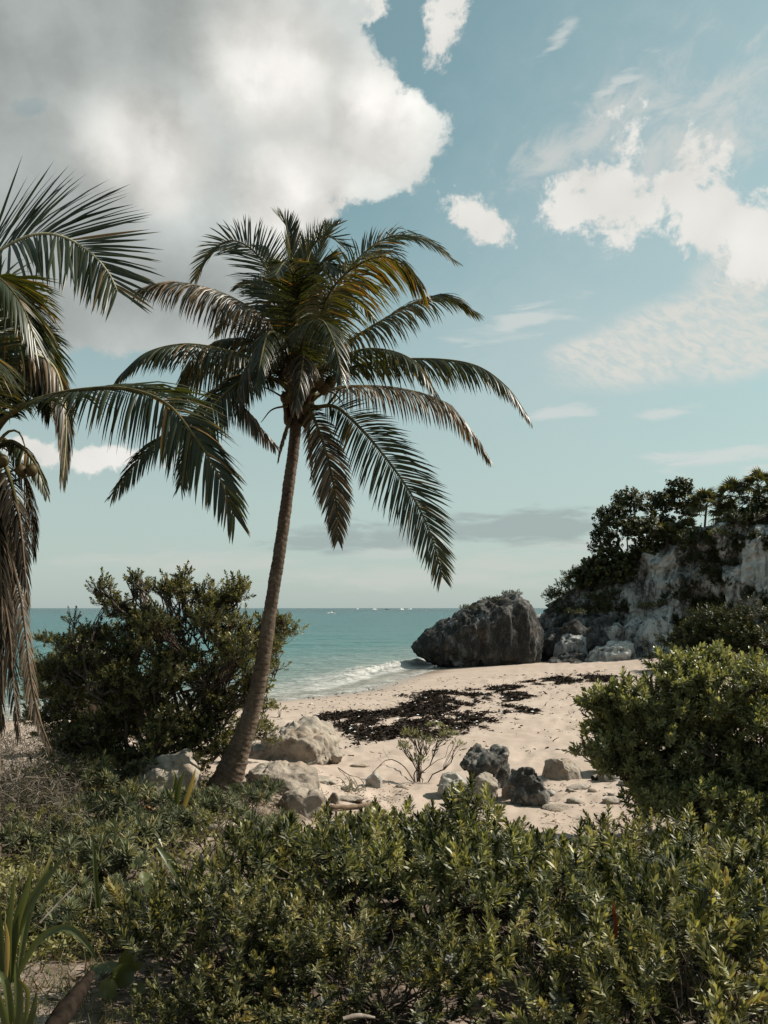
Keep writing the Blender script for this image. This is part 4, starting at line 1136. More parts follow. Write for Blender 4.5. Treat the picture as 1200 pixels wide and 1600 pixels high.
# ---- second palm, partly outside the frame on the left
YL = 8.2
LB = np.array([(-64 - CX) / FPX * YL, YL + .3, 0]); LB[2] = ground_z(LB[0], LB[1])[0]
palm2 = thing('coconut_palm', 'coconut palm at the left edge with a skirt of dead tan fronds', 'palm tree', LB)
C2 = pix(-22, 690, YL)
palm_trunk(palm2, rel([LB + np.array([0, 0, -.2]), LB + np.array([.02, 0, .4]), LB + np.array([.08, 0, 1.3]), (C2 + LB) / 2 + np.array([.06, 0, .6]), C2 + np.array([0, 0, -.1])], LB), np.array([.26, .2, .17, .16, .15, .14, .14]), 60, 6, M['trunk'])
left_fronds = [
    dict(pts=[(-60, 610, .2), (-70, 500, .3), (-40, 425, .2), (5, 388, 0), (52, 367, -.1), (95, 369, -.2), (138, 392, -.3), (168, 424, -.35), (184, 456, -.4)], leaf_len=1.2, droop=.16, lift=.12, width=.036, n_side=118, mat='palm_leaf', twist=-12, roll=58, rmat='rachis_pale', open_a=(84, 34)),
    dict(pts=[(-15, 630, .1), (2, 588, .1), (28, 560, 0), (58, 556, 0), (84, 574, 0), (98, 615, 0), (103, 670, 0), (98, 748, 0)], leaf_len=.55, droop=1.6, lift=.0, width=.028, mat='palm_leaf_grey', rmat='rachis_pale'),
    dict(pts=[(10, 652, -.1), (50, 628, -.3), (110, 612, -.6), (190, 607, -.9), (256, 628, -1.2), (300, 676, -1.4), (340, 740, -1.5), (367, 808, -1.5)], leaf_len=.72, droop=.6, lift=.12, width=.029, n_side=120, start=.2, twist=70),
    dict(pts=[(-20, 600, .4), (-5, 545, .7), (25, 520, .9), (60, 540, 1.0), (88, 590, 1.0), (100, 640, 1.0)], leaf_len=.72, droop=.7, lift=.15, width=.028),
    dict(pts=[(-30, 600, -.3), (-60, 500, -.6), (-50, 440, -.9), (-10, 430, -1.1), (30, 470, -1.2), (55, 530, -1.2)], leaf_len=.85, droop=.6, lift=.2, width=.030),
    dict(pts=[(-30, 560, .5), (-30, 480, .8), (0, 450, 1.0), (40, 470, 1.1), (72, 525, 1.1)], leaf_len=.8, droop=.7, lift=.1, width=.030, roll=40),
    dict(pts=[(-20, 620, .2), (-15, 560, .2), (10, 520, .1), (45, 530, .1), (70, 580, .1), (80, 640, .1)], leaf_len=.75, droop=.9, lift=.1, width=.030),
    dict(pts=[(-10, 660, .3), (10, 610, .5), (45, 590, .6), (80, 610, .6), (105, 660, .6)], leaf_len=.6, droop=1.0, lift=.1, width=.028),
    dict(pts=[(-10, 700, -.1), (5, 720, -.3), (22, 770, -.4), (34, 840, -.45), (36, 900, -.45)], leaf_len=.34, droop=.9, lift=.1, n_side=60, width=.018, mat='palm_dead_dark'),
    dict(pts=[(-12, 690, .1), (10, 690, .2), (34, 730, .3), (50, 800, .3), (54, 870, .3)], leaf_len=.36, droop=.8, lift=.1, n_side=60, width=.018, mat='palm_dead_dark'),
    dict(pts=[(-8, 700, 0), (18, 690, -.1), (42, 706, -.2), (62, 738, -.2), (74, 774, -.2)], leaf_len=.28, droop=1.1, lift=.1, n_side=40),
    dict(pts=[(-60, 640, 0), (-130, 590, 0), (-210, 600, -.1), (-280, 680, -.2)], leaf_len=.7, droop=.8, lift=.2),
    dict(pts=[(-40, 600, 0), (-90, 480, 0), (-150, 420, .2), (-220, 440, .3), (-280, 520, .3)], leaf_len=.7, droop=.5, lift=.25),
    dict(pts=[(-30, 620, .5), (-35, 520, 1.0), (-40, 450, 1.8), (-40, 470, 2.8), (-40, 560, 3.2)], leaf_len=.7, droop=.6, lift=.25),
    dict(pts=[(-25, 640, -.5), (-40, 560, -1.2), (-60, 560, -2.0), (-90, 680, -2.6)], leaf_len=.6, droop=.8, lift=.2),
]
for i, f in enumerate(left_fronds):
    q = f.pop('pts')
    frond(palm2, rel([C2] + [pix(a, b, YL + c) for a, b, c in q], LB), seed=300 + i, **f)
dead = [
    ([(0, 745, -.3), (28, 800, -.45), (38, 880, -.5), (44, 945, -.5)], 'palm_dead_dark', .34, 'weathered dark frond hanging by the trunk'),
    ([(-5, 760, -.3), (14, 850, -.5), (34, 945, -.6), (46, 1040, -.65), (58, 1110, -.65), (78, 1168, -.65)], 'palm_dead', .28, 'long tan dead frond hanging to the undergrowth'),
    ([(-15, 770, -.25), (-5, 880, -.4), (14, 980, -.5), (22, 1080, -.5), (30, 1150, -.5)], 'palm_dead_dark', .36, 'grey brown dead frond hanging close to the trunk'),
    ([(-30, 760, -.3), (-30, 880, -.5), (-14, 990, -.6), (-5, 1120, -.6)], 'palm_dead_dark', .38, 'grey dead frond at the trunk'),
    ([(-10, 740, -.2), (10, 790, -.3), (20, 860, -.35), (16, 930, -.35)], 'palm_dead_dark', .34, 'dark withered frond folded on the trunk'),
]
rd = rng_of(350)
for i in range(17):
    x0 = rd.uniform(-30, 10); x1 = x0 + rd.uniform(4, 34); yb_ = rd.uniform(900, 1150); dz = rd.uniform(-.7, .1)
    dead.append(([(x0, 745 + rd.uniform(0, 40), -.15 + dz * .4), (x0 + .45 * (x1 - x0) + rd.normal(0, 3), .5 * (750 + yb_), dz * .8), (x1, yb_, dz)], 'palm_dead_dark', rd.uniform(.26, .40), 'withered frond in the skirt round the trunk'))
for i, (q, mt, ll, lab) in enumerate(dead):
    frond(palm2, rel([C2 + np.array([0, 0, -.1])] + [pix(a, b, YL + c) for a, b, c in q], LB), seed=340 + i, leaf_len=ll, droop=1.3, lift=.0, mat=mt, rmat='rachis_dead', n_side=66, width=.015, r0=.020, start=.5 if mt == 'palm_dead' else .22, ragged=.12, label=lab, open_a=(50, 16))
for px, py, dy, rr_ in [(33, 736, -.3, .05), (50, 735, -.3, .05), (5, 720, -.35, .05)]:
    coconut(palm2, rel(pix(px, py, YL + dy), LB), rr_)
st = []
for q in ([(-10, 700), (12, 675), (30, 676), (40, 700)], [(-8, 745), (14, 738), (34, 728)], [(-5, 750), (20, 752), (46, 742)]):
    V, Q, u = tubes([(rel(catmull([pix(a, b, YL - .3) for a, b in q], 10), LB), np.linspace(.020, .005, 10))], 5)
    obj('flower_stalk', make_mesh('flower_stalk', V, Q, M['rachis'], None, True), palm2)

# ------------------------------------------------------------------ leafy shrubs
def shoot_template(seed, n=36, length=0.15, leaf=0.036, wid=0.0085, spread=(80, 18), bare=0.0, round_=0.0):
    """One leafy shoot along +Z. Each leaf: two quads or so, slightly folded and curved."""
    r = rng_of(seed)
    Vs, Q, T, R, Tp, off = [], [], [], [], [], 0
    for i in range(n):
        q = (i + 0.5) / n
        z = length * (bare + (1 - bare) * q)
        az = i * 2.39996 + r.normal(0, .2); sp = rad(spread[0] + (spread[1] - spread[0]) * q ** 1.4 + r.normal(0, 8))
        d = np.array([math.cos(az) * math.sin(sp), math.sin(az) * math.sin(sp), math.cos(sp)])
        L = leaf * (0.75 + 0.35 * math.sin(q * PI)) * r.uniform(.8, 1.15); w = wid * r.uniform(.85, 1.15)
        s = nrm(np.cross(d, [0, 0, 1.0]) + 1e-4); u = np.cross(s, d)
        roll = r.normal(0, .35); s, u = s * math.cos(roll) + u * math.sin(roll), u * math.cos(roll) - s * math.sin(roll)
        b = np.array([0, 0, z])
        m = 0.62 if not round_ else 0.5
        V = [b - s * w * .22, b + s * w * .22,
             b + d * L * m - s * w * (.5 + round_) + u * L * .05, b + d * L * m + s * w * (.5 + round_) + u * L * .05,
             b + d * L + u * L * .02]
        Vs += V
        Q.append([off, off + 1, off + 3, off + 2]); T.append([off + 2, off + 3, off + 4])
        rv = r.random(); R += [rv] * 5; Tp += [0, 0, .6, .6, 1]; off += 5
    return np.array(Vs), np.array(Q), np.array(T), np.array(R), np.array(Tp)


TPL = {
    'cedar': [shoot_template(s, 38, .16, .066, .0165, (84, 12), .1) for s in range(5)],
    'cedar_long': [shoot_template(20 + s, 46, .24, .060, .0150, (78, 14), .1) for s in range(4)],
    'bush': [shoot_template(40 + s, 22, .12, .038, .014, (84, 20), .15) for s in range(5)],
    'bush_r': [shoot_template(60 + s, 26, .16, .060, .019, (84, 16), .12) for s in range(5)],
    'lavender': [shoot_template(80 + s, 34, .06, .095, .013, (98, 14)) for s in range(5)],
    'grape': [shoot_template(100 + s, 9, .34, .17, .17, (95, 40)) for s in range(5)],
    'vine': [shoot_template(120 + s, 16, .30, .11, .05, (90, 30)) for s in range(4)],
}


def frames(D, r):
    D = nrm(D); ref = np.where(np.abs(D[:, 2:3]) < .9, np.array([[0, 0, 1.0]]), np.array([[1.0, 0, 0]]))
    A = nrm(np.cross(ref, D)); B = np.cross(D, A)
    a = r.uniform(0, 2 * PI, len(D))[:, None]
    return A * np.cos(a) + B * np.sin(a), B * np.cos(a) - A * np.sin(a), D


def scatter_shoots(P, D, scale, tpl, r):
    A, B, C = frames(D, r)
    which = r.integers(0, len(tpl), len(P)); Vs, Qs, Ts, Rs, Ps, off = [], [], [], [], [], 0
    for k, (V, Q, T, R, Tp) in enumerate(tpl):
        m = np.where(which == k)[0]
        if not len(m): continue
        W = (V[None, :, 0:1] * A[m][:, None, :] + V[None, :, 1:2] * B[m][:, None, :] + V[None, :, 2:3] * C[m][:, None, :]) * scale[m][:, None, None] + P[m][:, None, :]
        n = len(V); o = off + np.arange(len(m))[:, None, None] * n
        Vs.append(W.reshape(-1, 3)); Qs.append((Q[None] + o).reshape(-1, 4)); Ts.append((T[None] + o).reshape(-1, 3))
        tone_ = r.normal(0, .20, len(m))
        Rs.append(np.clip(R[None] * .8 + .1 + tone_[:, None], 0, 1).ravel()); Ps.append(np.tile(Tp, len(m)))
        off += n * len(m)
    return np.vstack(Vs), [np.vstack(Qs), np.vstack(Ts)], {'rnd': np.concatenate(Rs), 'tip': np.concatenate(Ps)}


def tips_in_lobes(lobes, n, r, up=.55, shell=.55, low=-.25):
    """Shoot bases and directions over a crown made of overlapping ellipsoids (cx,cy,cz,rx,ry,rz)."""
    L = np.array(lobes, float)
    area = (L[:, 3] * L[:, 4] * L[:, 5]) ** (2 / 3.0)
    k = r.choice(len(L), n * 2, p=area / area.sum())
    d = nrm(r.normal(0, 1, (n * 2, 3)))
    d[:, 2] = np.where(d[:, 2] < low, -d[:, 2] * .6, d[:, 2])
    d = nrm(d)
    t = shell + (1 - shell) * r.random(n * 2) ** .6
    t *= 1 + .34 * vnoise(d * 3.1 + k[:, None] * 5.7, 5)
    P = L[k, :3] + d * L[k, 3:] * t[:, None]
    ins = np.zeros(len(P), bool)
    for j in range(len(L)):
        ins |= (np.sum(((P - L[j, :3]) / L[j, 3:]) ** 2, 1) < .30) & (k != j)
    P, d, k = P[~ins][:n], d[~ins][:n], k[~ins][:n]
    D = nrm(d + np.array([0, 0, up]) + r.normal(0, .30, P.shape))
    return P, D, k


def clumps(lobes, k, f, r):
    """Break every mass of leaves into smaller tufts round it; returns the tufts and which mass each belongs to."""
    out, par = [], []
    for j, L in enumerate(lobes):
        for _ in range(k):
            d = nrm(r.normal(0, 1, 3)); q = r.uniform(.40, 1.28); g = f * r.uniform(.55, 1.35)
            out.append((L[0] + d[0] * L[3] * q, L[1] + d[1] * L[4] * q, L[2] + d[2] * L[5] * q, L[3] * g, L[4] * g, L[5] * g)); par.append(j)
    return out, par


def shrub(name, label, cat, loc, lobes, n, tpl, leafm, twigm='twig', seed=0, scale=(.85, 1.2), up=.55, group=None, trunk_r=.022, twig_r=.0045, shell=.5, roots=None, low=-.25, bare=0, sub=None, sprig=0.0):
    """A shrub: stems as one branching part, foliage as another. Lobes are relative to loc."""
    r = rng_of(seed)
    root = thing(name, label, cat, loc, 0, group)
    big, par = lobes, None
    if sub: lobes, par = clumps(big, sub[0], sub[1], r)
    P, D, k = tips_in_lobes(lobes, n, r, up, shell, low)
    sp = r.random(len(P)) < sprig
    ex = r.uniform(.08, .34, len(P)) * sp * (big[0][3] * 1.4)
    D = np.where(sp[:, None], nrm(D + np.array([0, 0, .5])), D)
    P0 = P.copy(); P = P + D * ex[:, None]
    extra = [(P0[i] * (1 - q) + P[i] * q, i) for i in np.where(sp)[0] for q in (.25, .6)]
    sc_ = r.uniform(scale[0], scale[1], len(P))
    if extra:
        PE = np.array([e[0] for e in extra]); ke = np.array([e[1] for e in extra])
        V, F, A = scatter_shoots(np.vstack([P, PE]), np.vstack([D, D[ke]]), np.r_[sc_, sc_[ke] * .8], TPL[tpl], r)
    else:
        V, F, A = scatter_shoots(P, D, sc_, TPL[tpl], r)
    f = obj('foliage', make_mesh('foliage', V, F, M[leafm], A, False), root); f['kind'] = 'stuff'
    lst, limbs = [], []
    for j, L in enumerate(big if sub else []):
        b = np.array(roots[j % len(roots)], float) if roots else np.array([r.normal(0, .06), r.normal(0, .06), -.08])
        limbs.append(wig(b, np.array(L[:3]), 10, .22, r, .05)); lst.append((limbs[-1], np.linspace(trunk_r, trunk_r * .4, 10)))
    for j, L in enumerate(lobes):
        c = np.array(L[:3])
        if sub:
            main = wig(limbs[par[j]][int(r.integers(5, 9))], c, 8, .2, r, .05)
            lst.append((main, np.linspace(trunk_r * .4, trunk_r * .18, 8)))
        else:
            b = np.array(roots[j % len(roots)], float) if roots else np.array([r.normal(0, .06), r.normal(0, .06), -.08])
            main = wig(b, c + np.array([0, 0, .1 * L[5]]), 8, .16, r, .05)
            lst.append((main, np.linspace(trunk_r, trunk_r * .4, 8)))
        ids = np.where(k == j)[0]
        for i in [i for n_, i in enumerate(ids) if n_ % 3 == 0 or sp[i]]:
            s = main[int(r.integers(3, 8))]
            lst.append((wig(s, P[i] + D[i] * .02, 5, .14, r, .04), np.linspace(twig_r * 1.6, twig_r * .7, 5)))
        for i in range(bare if not sub else (bare if j % 5 == 0 else 0)):                                            # bare dead twigs poking out
            dd = nrm(r.normal(0, 1, 3) + np.array([-.5, 0, .9])); e = c + dd * np.array(L[3:]) * r.uniform(.9, 1.3)
            lst.append((wig(main[6], e, 6, .2, r), np.linspace(twig_r * 1.5, twig_r * .3, 6)))
    V, Q, u = tubes(lst, 4)
    obj('stems', make_mesh('stems', V, Q, M[twigm], None, True), root)
    return root


def lobes_px(lst, loc):
    """(px, py, Y, radius x, radius z) of each mass of leaves, to metres from loc."""
    out = []
    for px, py, Y, rx, rz in lst:
        p = pix(px, py, Y) - loc
        out.append((p[0], p[1], p[2], rx, (rx + rz) * .5, rz))
    return out


# ---- large bush left of the palm
LBL = at_ground(255, 1205)
yb = LBL[1]
shrub('coastal_bush', 'large wind shaped olive green bush left of the leaning palm', 'bush', LBL,
      lobes_px([(150, 985, yb, .36, .40), (185, 940, yb + .3, .40, .26), (170, 1040, yb, .38, .40), (230, 985, yb + .2, .50, .42), (280, 930, yb, .42, .26), (290, 1010, yb - .3, .58, .55),
                (345, 960, yb + .2, .46, .40), (360, 1040, yb - .2, .50, .48), (400, 985, yb + .4, .40, .30), (415, 1030, yb + .2, .28, .22), (250, 1080, yb - .4, .62, .50), (330, 1110, yb - .3, .50, .42), (180, 1110, yb - .2, .55, .45), (110, 1040, yb + .2, .35, .4), (140, 1160, yb - .1, .5, .34), (260, 1150, yb - .6, .5, .25), (340, 1165, yb - .4, .34, .24), (215, 915, yb + .3, .16, .12), (375, 930, yb, .18, .16), (440, 975, yb + .4, .20, .16), (120, 1185, yb, .45, .28), (205, 1180, yb - .2, .5, .26), (300, 1190, yb - .5, .4, .22), (365, 1135, yb - .1, .34, .3), (85, 1115, yb + .3, .4, .4), (90, 1050, yb + .5, .3, .3)], LBL),
      7600, 'bush', 'bush_left', seed=71, scale=(.6, 1.6), up=.5, sub=(10, .32), trunk_r=.045, twig_r=.006, shell=.30, bare=16,
      roots=[(-.5, 0, -.1), (0, .1, -.1), (.35, -.1, -.1)], sprig=.10)
p0 = at_ground(330, 1190)
shrub('coastal_bush', 'sparse branch of leaves reaching right of the palm trunk over the pale rock', 'bush', p0,
      lobes_px([(425, 1110, p0[1] + .5, .20, .16), (430, 1010, p0[1] + 1, .20, .26), (452, 985, p0[1] + 1.2, .16, .14), (400, 1160, p0[1] + .3, .30, .16), (420, 1135, p0[1] + .4, .22, .14)], p0),
      420, 'bush', 'bush_left', seed=72, sub=(5, .42), scale=(.7, 1.0), up=.3, trunk_r=.018, shell=.2, bare=4)
p0 = at_ground(130, 1215)
shrub('coastal_bush', 'dark low bush between the dead fronds and the left bush', 'bush', p0,
      lobes_px([(120, 1100, p0[1] + .6, .40, .36), (150, 1140, p0[1] + .3, .45, .34), (90, 1160, p0[1] + .2, .36, .3), (190, 1150, p0[1] + .5, .38, .30), (70, 1040, p0[1] + 1.2, .4, .5)], p0),
      1300, 'bush', 'bush_left', seed=73, sub=(4, .42), scale=(.8, 1.1), up=.5, trunk_r=.02, bare=6)

LOW = []
for i in range(2):
    r = rng_of(560 + i)
    lb = [(r.normal(0, .28), r.normal(0, .28), r.uniform(.12, .42), .18, .18, .16) for _ in range(9)]
    LOW.append(shrub('low_shrub', 'x', 'shrub', (0, 0, 0), lb, 80, 'bush', 'bush_left', seed=570 + i, scale=(.6, 1.1), up=.8, group='low shrubs of the left undergrowth', trunk_r=.012, shell=.3, bare=2))
used = set()
for i, (px, py, sc_, lab) in enumerate([(40, 1262, 1.1, 'low dark shrub at the left edge before the dry tangle'), (110, 1245, 1.0, 'low dark shrub below the forked dry twig'), (175, 1232, .9, 'low shrub left of the broad pale rock'),
        (110, 1420, .8, 'low dark shrub right of the tall lily clump'), (330, 1350, .9, 'low shrub in front of the grey fallen log'),
        (75, 1330, .9, 'low shrub in the middle of the left undergrowth'), (150, 1360, .9, 'low shrub left of the young lily blade'), (30, 1450, .8, 'low shrub at the root of the tall lily clump'), (215, 1275, .8, 'low shrub under the dark arching branch')]):
    p = at_ground(px, py); v = i % 2
    o = LOW[v] if v not in used else copy_tree(LOW[v]); used.add(v)
    o.location = p - np.array([0, 0, .02]); o.scale = (sc_, sc_, sc_); o.rotation_euler = (0, 0, i * 2.1); o['label'] = lab

# ---- bush on the right
RB = at_ground(1120, 1300)
yr = RB[1]
shrub('coastal_bush', 'big leafy green bush at the right edge in front of the cliff', 'bush', RB,
      lobes_px([(960, 1124, yr, .32, .26), (1000, 1154, yr - .3, .42, .32), (960, 1181, yr - .2, .34, .22), (1070, 1094, yr, .36, .42), (1075, 1054, yr, .15, .26), (1020, 1109, yr + .2, .34, .28), (1130, 1114, yr - .3, .50, .48), (1190, 1074, yr, .40, .36),
                (1080, 1166, yr - .5, .58, .46), (1180, 1174, yr - .6, .60, .56), (1260, 1114, yr, .6, .6), (1150, 1231, yr - .5, .55, .36), (1300, 1176, yr - .2, .7, .6), (1010, 1196, yr - .4, .40, .26), (1210, 1246, yr - .6, .6, .4), (1015, 1248, yr - .5, .32, .20), (1090, 1241, yr - .2, .5, .25), (1180, 1291, yr - .8, .5, .28), (1250, 1286, yr - .6, .6, .4), (1110, 1034, yr + .2, .2, .3), (935, 1154, yr + .2, .2, .12), (925, 1181, yr, .2, .1)], RB) + lobes_px([(1085, 1275, yr - 1.1, .40, .22), (1170, 1290, yr - 1.3, .45, .28), (1255, 1300, yr - 1.5, .5, .35), (1020, 1255, yr - .8, .26, .14)], RB),
      6000, 'bush_r', 'bush_right', seed=74, scale=(.6, 1.7), up=.7, sub=(9, .33), trunk_r=.04, twig_r=.006, shell=.2,
      roots=[(-.15, 0, -.1), (.15, .1, -.1), (0, -.2, -.1), (.4, 0, -.1)], sprig=.09)

# ---- little bush on the sand in the middle
p0 = at_ground(655, 1222)
shrub('coastal_bush', 'small airy bush alone on the sand before the seaweed', 'bush', p0,
      lobes_px([(640, 1150, p0[1], .17, .12), (665, 1160, p0[1], .2, .14), (700, 1150, p0[1], .18, .11), (680, 1135, p0[1] + .1, .15, .08), (630, 1170, p0[1] - .1, .15, .12), (655, 1190, p0[1] - .1, .14, .12), (715, 1165, p0[1], .12, .07)], p0),
      300, 'bush', 'bush_right', seed=75, scale=(.45, .75), up=.8, trunk_r=.014, twig_r=.004, shell=.2)

# ---- the thicket of narrow leaved shrubs across the foreground
def thicket_lobes(w, h, seed, n=30):
    r = rng_of(seed); out = []
    for i in range(n):
        a = r.uniform(0, 2 * PI); q = math.sqrt(r.random()) * w * .92
        s = r.uniform(.085, .165) * (w / .8)
        out.append((math.cos(a) * q, math.sin(a) * q, h * r.uniform(.30, 1.0) * (1 - .22 * q / w), s, s, s * r.uniform(1.0, 1.8)))
    return out


PROTO = []
for i, (w, h, n, tp) in enumerate([(.80, .80, 235, 'cedar'), (.72, .90, 190, 'cedar_long'), (.85, .70, 245, 'cedar'), (.60, .64, 130, 'cedar_long')]):
    PROTO.append(shrub('coastal_shrub', 'x', 'shrub', (0, 0, 0), thicket_lobes(w, h, 500 + i), n, tp, ('cedar', 'cedar_olive', 'cedar', 'cedar_olive')[i], seed=510 + i, scale=(.65, 1.3), up=.9, bare=1, sprig=.07, group='narrow leaved shrubs across the foreground', trunk_r=.014, twig_r=.004, shell=.55, low=-.05))
thicket = [  # px of the middle, distance, variant, scale, height factor, turn, label
    (625, 7.9, 0, .95, .85, 0.0, 'narrow leaved shrub directly before the small airy bush and pale rocks'),
    (500, 7.2, 3, .95, .95, 1.0, 'narrow leaved shrub at the left end of the thicket row nearest the sand'),
    (765, 7.4, 1, .85, .62, 2.0, 'narrow leaved shrub below the pitted two humped boulder'),
    (900, 6.9, 2, .85, .66, 3.1, 'narrow leaved shrub below the flat pale slab'),
    (1015, 7.0, 1, .80, .90, 4.0, 'narrow leaved shrub below the tip of the right bush'),
    (1150, 6.5, 0, 1.0, .90, 5.0, 'narrow leaved shrub below the bare trunks of the right bush'),
    (420, 6.3, 3, .95, .95, 2.5, 'narrow leaved shrub right of the grey fallen log'),
    (560, 6.4, 2, 1.0, 1.10, .7, 'pale tipped narrow leaved shrub at the centre left of the thicket'),
    (705, 6.3, 0, 1.05, 1.0, 1.7, 'full sunlit narrow leaved shrub at the very centre of the thicket'),
    (850, 5.8, 2, 1.0, 1.0, 5.6, 'sunlit narrow leaved shrub right of the thicket centre'),
    (1040, 5.7, 0, .90, .95, 2.9, 'narrow leaved shrub just above the red bract'),
    (1200, 5.1, 2, 1.0, 1.05, .3, 'narrow leaved shrub at the right edge above the bottom corner'),
    (340, 5.3, 3, .95, .95, 4.4, 'shaded narrow leaved shrub right of the round leaved seedling'),
    (455, 5.2, 1, .8, .80, 5.2, 'dark shaded narrow leaved shrub low at the centre left'),
    (840, 4.5, 3, .85, .95, .9, 'narrow leaved shrub left of the broad lily blades, along the bottom'),
    (1120, 4.2, 3, 1.0, 1.0, 2.2, 'narrow leaved shrub filling the bottom right corner'),
    (300, 4.4, 3, .6, .75, 1.4, 'small narrow leaved sprig at the bottom right of the dark log'),
    (75, 6.5, 3, .60, .85, 3.0, 'small narrow leaved shrub at the left between the rosettes and the tall lily'),
    (185, 6.0, 3, .50, .85, .4, 'small narrow leaved shrub left of the round leaved seedling'),
    (120, 7.6, 1, .50, .60, 4.1, 'small narrow leaved shrub under the forked dry twig'),
    (265, 6.6, 3, .55, .75, 5.1, 'small narrow leaved shrub behind the round leaved seedling'),
    (400, 4.5, 3, .75, .75, 2.0, 'shaded narrow leaved shrub at the bottom between the sprig and the centre'),
    (590, 4.7, 1, .75, .70, 3.3, 'deeply shaded narrow leaved shrub at the bottom centre'),
    (960, 4.35, 3, .7, .7, 1.1, 'low narrow leaved shrub under the broad lily blades'),
    (500, 4.2, 3, .6, .60, 3.9, 'low dark narrow leaved shrub cut by the bottom edge left of centre'),
    (690, 4.1, 3, .5, .55, 5.3, 'low dark narrow leaved sprig cut by the bottom edge right of centre'),
]
used = set()
for px, Y, v, s, hf, rz, lab in thicket:
    x = (px - CX) / FPX * Y
    o = PROTO[v] if v not in used else copy_tree(PROTO[v]); used.add(v)
    o.location = (x, Y, ground_z(x, Y)[0] - .03); o.scale = (s, s, s * hf); o.rotation_euler = (0, 0, rz); o['label'] = lab

# ------------------------------------------------------------------ sea lavender, lilies, seedlings
LAV = []
for i, (w, h, n) in enumerate([(.34, .28, 60), (.26, .36, 46), (.40, .22, 70)]):
    r = rng_of(800 + i)
    lb = [(r.normal(0, w * .45), r.normal(0, w * .45), h * r.uniform(.5, .9), w * .4, w * .4, h * .4) for _ in range(7)]
    LAV.append(shrub('sea_lavender', 'x', 'plant', (0, 0, 0), lb, n, 'lavender', 'lavender', 'dry_twig', 810 + i, (.75, 1.2), 1.1, 'grey green rosette plants', .010, .006, .5, low=.0))
lav = [
    (215, 1285, 0, 1.0, 'grey green rosette plant between the round leaved seedling and the fallen coconut'),
    (150, 1250, 1, .9, 'grey green rosette plant under the forked dry twig'),
    (190, 1340, 2, 1.0, 'grey green rosette plant left of the broad single blade'),
    (320, 1275, 2, .9, 'grey green rosette plant in front of the palm foot'),
    (385, 1275, 0, .9, 'grey green rosette plant right of the palm foot on the litter'),
    (110, 1340, 0, .9, 'grey green rosette plant right of the tall lily blades'),
    (165, 1395, 1, 1.0, 'spreading grey green rosette plant above the round leaved seedling'),
    (290, 1330, 1, .8, 'grey green rosette plant beneath the grey fallen log'),
    (60, 1290, 2, .9, 'grey green rosette plant in front of the dry tangle'),
    (230, 1235, 1, .8, 'grey green rosette plant by the broad rock under the bush'),
    (410, 1320, 2, .9, 'grey green rosette plant at the left foot of the thicket'),
    (20, 1345, 1, .8, 'grey green rosette plant at the left edge behind the lily'),
    (255, 1310, 2, .9, 'grey green rosette plant under the curved grey branch'),
    (130, 1300, 0, 1.0, 'grey green rosette plant in the heart of the left undergrowth'),
    (345, 1300, 1, .8, 'grey green rosette plant growing against the grey fallen log'),
    (80, 1250, 1, .9, 'grey green rosette plant poking out of the dry tangle'),
    (200, 1440, 2, .8, 'grey green rosette plant at the foot of the round leaved seedling'),
    (95, 1460, 0, .8, 'grey green rosette plant beside the arching lily leaf'),
]
used = set()
for i, (px, py, v, s, lab) in enumerate(lav):
    p = at_ground(px, py)
    o = LAV[v] if v not in used else copy_tree(LAV[v]); used.add(v)
    o.location = p - np.array([0, 0, .02]); o.scale = (s * 1.25, s * 1.25, s * 1.2); o.rotation_euler = (0, 0, i * 1.3); o['label'] = lab


def blade(parent, ctrl, width, mat, seed=0, fold=.35, name='leaf', tipw=.1, twist=0.0):
    r = rng_of(seed); P = catmull(ctrl, 16)
    T = nrm(np.gradient(P, axis=0)); t = np.linspace(0, 1, 16)
    side = nrm(np.cross(T, np.array([0.15, -1.0, .5]))); up = np.cross(side, T)
    a = np.radians(twist) * t
    side, up = side * np.cos(a)[:, None] + up * np.sin(a)[:, None], up * np.cos(a)[:, None] - side * np.sin(a)[:, None]
    w = width * .5 * np.minimum(1, .55 + 1.2 * t) * np.clip((1 - t) / .35, 0, 1) ** .6; w[-1] = 0.001
    V = np.stack([P - side * w[:, None] + up * (w * fold)[:, None], P - up * (w * .15)[:, None], P + side * w[:, None] + up * (w * fold)[:, None]], 1).reshape(-1, 3)
    i = np.arange(15) * 3
    Q = np.concatenate([np.stack([i, i + 1, i + 4, i + 3], 1), np.stack([i + 1, i + 2, i + 5, i + 4], 1)])
    rv = r.uniform(.2, .8)
    return obj(name, make_mesh(name, V, [Q], M[mat], {'rnd': np.full(48, rv), 'tip': np.repeat(t, 3)}, True), parent)


def lily(label, loc, blades, seed):
    o = thing('spider_lily', label, 'plant', loc, 0, 'strap leaved lilies')
    for i, (pts, w, mt) in enumerate(blades):
        blade(o, rel([pix(*q) for q in pts], loc), w, mt, seed + i, twist=(i % 3 - 1) * 25)
    return o


